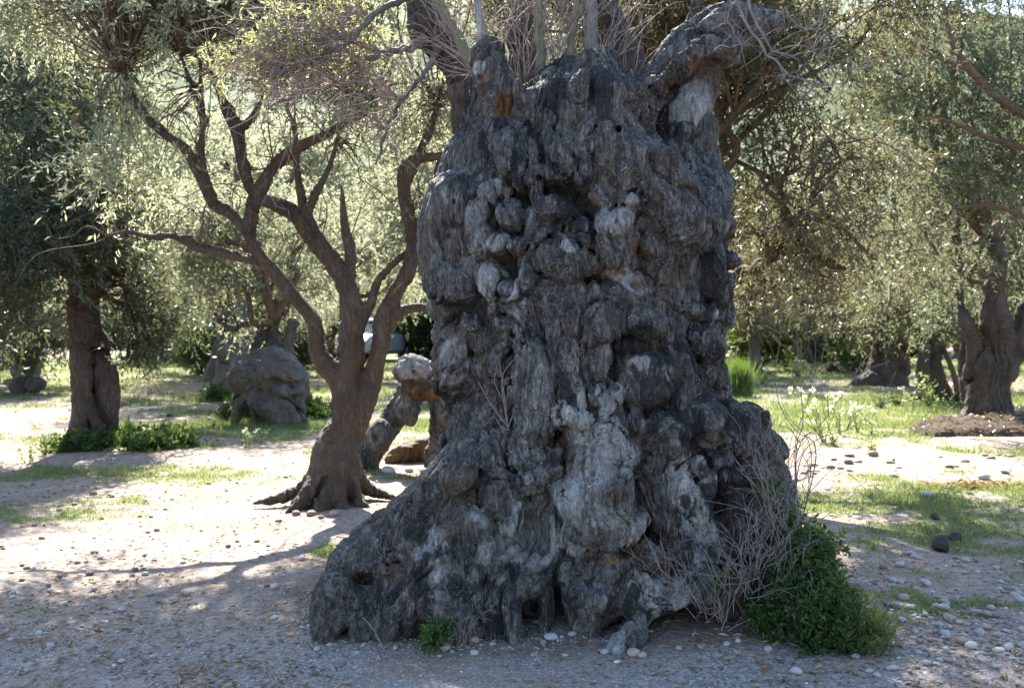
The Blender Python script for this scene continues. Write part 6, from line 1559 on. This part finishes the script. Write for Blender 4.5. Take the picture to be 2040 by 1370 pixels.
# parked car far off between the stems
cx, cyv = (742 - 1020) / FOC * 41, 41.0
car = thing("parked_car", "small pale parked car glimpsed far off between the olive stems", "car", (cx, cyv, gz1(cx, cyv)))
M['carpaint'] = plain("pale_car_paint", (0.20, 0.215, 0.235), (0.25, 0.265, 0.285), 0.4, 5, 0.5, 0.0)
M['glass'] = plain("dark_car_glass", (0.015, 0.018, 0.022), (0.03, 0.035, 0.04), 0.1, 5, 0.6, 0.0)
M['tyre'] = plain("tyre_rubber", (0.015, 0.015, 0.015), (0.03, 0.03, 0.03), 0.8)
def loft(secs):
    """sections: x, half width, z low, z high -> closed body with a bevelled cross-section"""
    V = []; F = []
    for x, hw, z0, z1 in secs:
        b = min(0.12, (z1 - z0) * 0.3)
        for yy, zz in ((-hw + b, z0), (hw - b, z0), (hw, z0 + b), (hw, z1 - b), (hw - b * 1.4, z1), (-hw + b * 1.4, z1), (-hw, z1 - b), (-hw, z0 + b)): V.append((x, yy, zz))
    for i in range(len(secs) - 1):
        for j in range(8): F.append((i * 8 + j, i * 8 + (j + 1) % 8, i * 8 + 8 + (j + 1) % 8, i * 8 + 8 + j))
    e = (len(secs) - 1) * 8
    for q in ((0, 1, 2, 3), (0, 3, 4, 7), (4, 5, 6, 7)): F.append(tuple(q)[::-1]); F.append(tuple(e + k for k in q))
    return np.array(V), np.array(F)
V, F = loft([(-1.95, 0.70, 0.35, 0.75), (-1.7, 0.80, 0.28, 0.92), (-0.9, 0.84, 0.25, 0.98), (0.9, 0.84, 0.25, 1.0), (1.7, 0.82, 0.28, 0.98), (1.95, 0.74, 0.35, 0.85)]); put("body", mesh_from("body", V, F, False, None, M['carpaint']), car)
V, F = loft([(-1.0, 0.74, 0.95, 1.0), (-0.35, 0.66, 0.95, 1.42), (0.9, 0.66, 0.95, 1.45), (1.6, 0.70, 0.95, 1.02)]); put("window", mesh_from("window", V, F, False, None, M['glass']), car)
V, F = loft([(-0.45, 0.62, 1.40, 1.47), (0.2, 0.64, 1.40, 1.51), (1.0, 0.62, 1.40, 1.49)]); put("roof", mesh_from("roof", V, F, False, None, M['carpaint']), car)
for wx in (-1.25, 1.25):
    for wy in (-0.78, 0.78):
        T = Tubes(); T.add([(wx, wy - 0.1, 0.31, 0.27), (wx, wy - 0.09, 0.31, 0.31), (wx, wy + 0.09, 0.31, 0.31), (wx, wy + 0.1, 0.31, 0.27)], 16); w_ = put("wheel", T.mesh("wheel", M['tyre']), car)
        T = Tubes(); T.add([(wx, wy - 0.112, 0.31, 0.15), (wx, wy + 0.112, 0.31, 0.17)], 12); put("rim", T.mesh("rim", M['carpaint']), w_)
car.rotation_euler = (0, 0, math.radians(75))
# fence near it
fx, fy = (795 - 1020) / FOC * 43, 43.0
fe = thing("slat_fence", "low dark wooden slat fence far off behind the hollow arched stump", "fence", (fx, fy, gz1(fx, fy)))
for i in range(3):
    V, F = loft([(-0.05 + 1.5 * i - 1.5, 0.05, -0.05, 1.15), (0.05 + 1.5 * i - 1.5, 0.05, -0.05, 1.15)]); put("post", mesh_from("post", V, F, False, None, M['twigdark']), fe)
for i in range(4):
    V, F = loft([(-1.6, 0.015, 0.2 + 0.25 * i, 0.34 + 0.25 * i), (1.6, 0.015, 0.2 + 0.25 * i, 0.34 + 0.25 * i)]); V[:, 1] -= 0.055; put("slat", mesh_from("slat", V, F, False, None, M['twigdark']), fe)
# a scrap of orange litter
lx, ly = gpt(578, 1272)
M['orangescrap'] = plain("orange_scrap", (0.6, 0.22, 0.03), (0.75, 0.4, 0.08), 0.6)
V, F = loft([(-0.018, 0.006, 0, 0.008), (0.0, 0.007, 0.003, 0.012), (0.018, 0.006, 0, 0.007)]); V = V + np.array([0, 0, 0])
o = put("litter_scrap", mesh_from("litter_scrap", V, F, False, None, M['orangescrap']), None, (lx, ly, gz1(lx, ly) + 0.006), None, "tiny orange scrap lying on the gravel near the buttress tip", "litter")

print("TRIS", sum(len(m.loops) - 2 * len(m.polygons) for m in bpy.data.meshes))
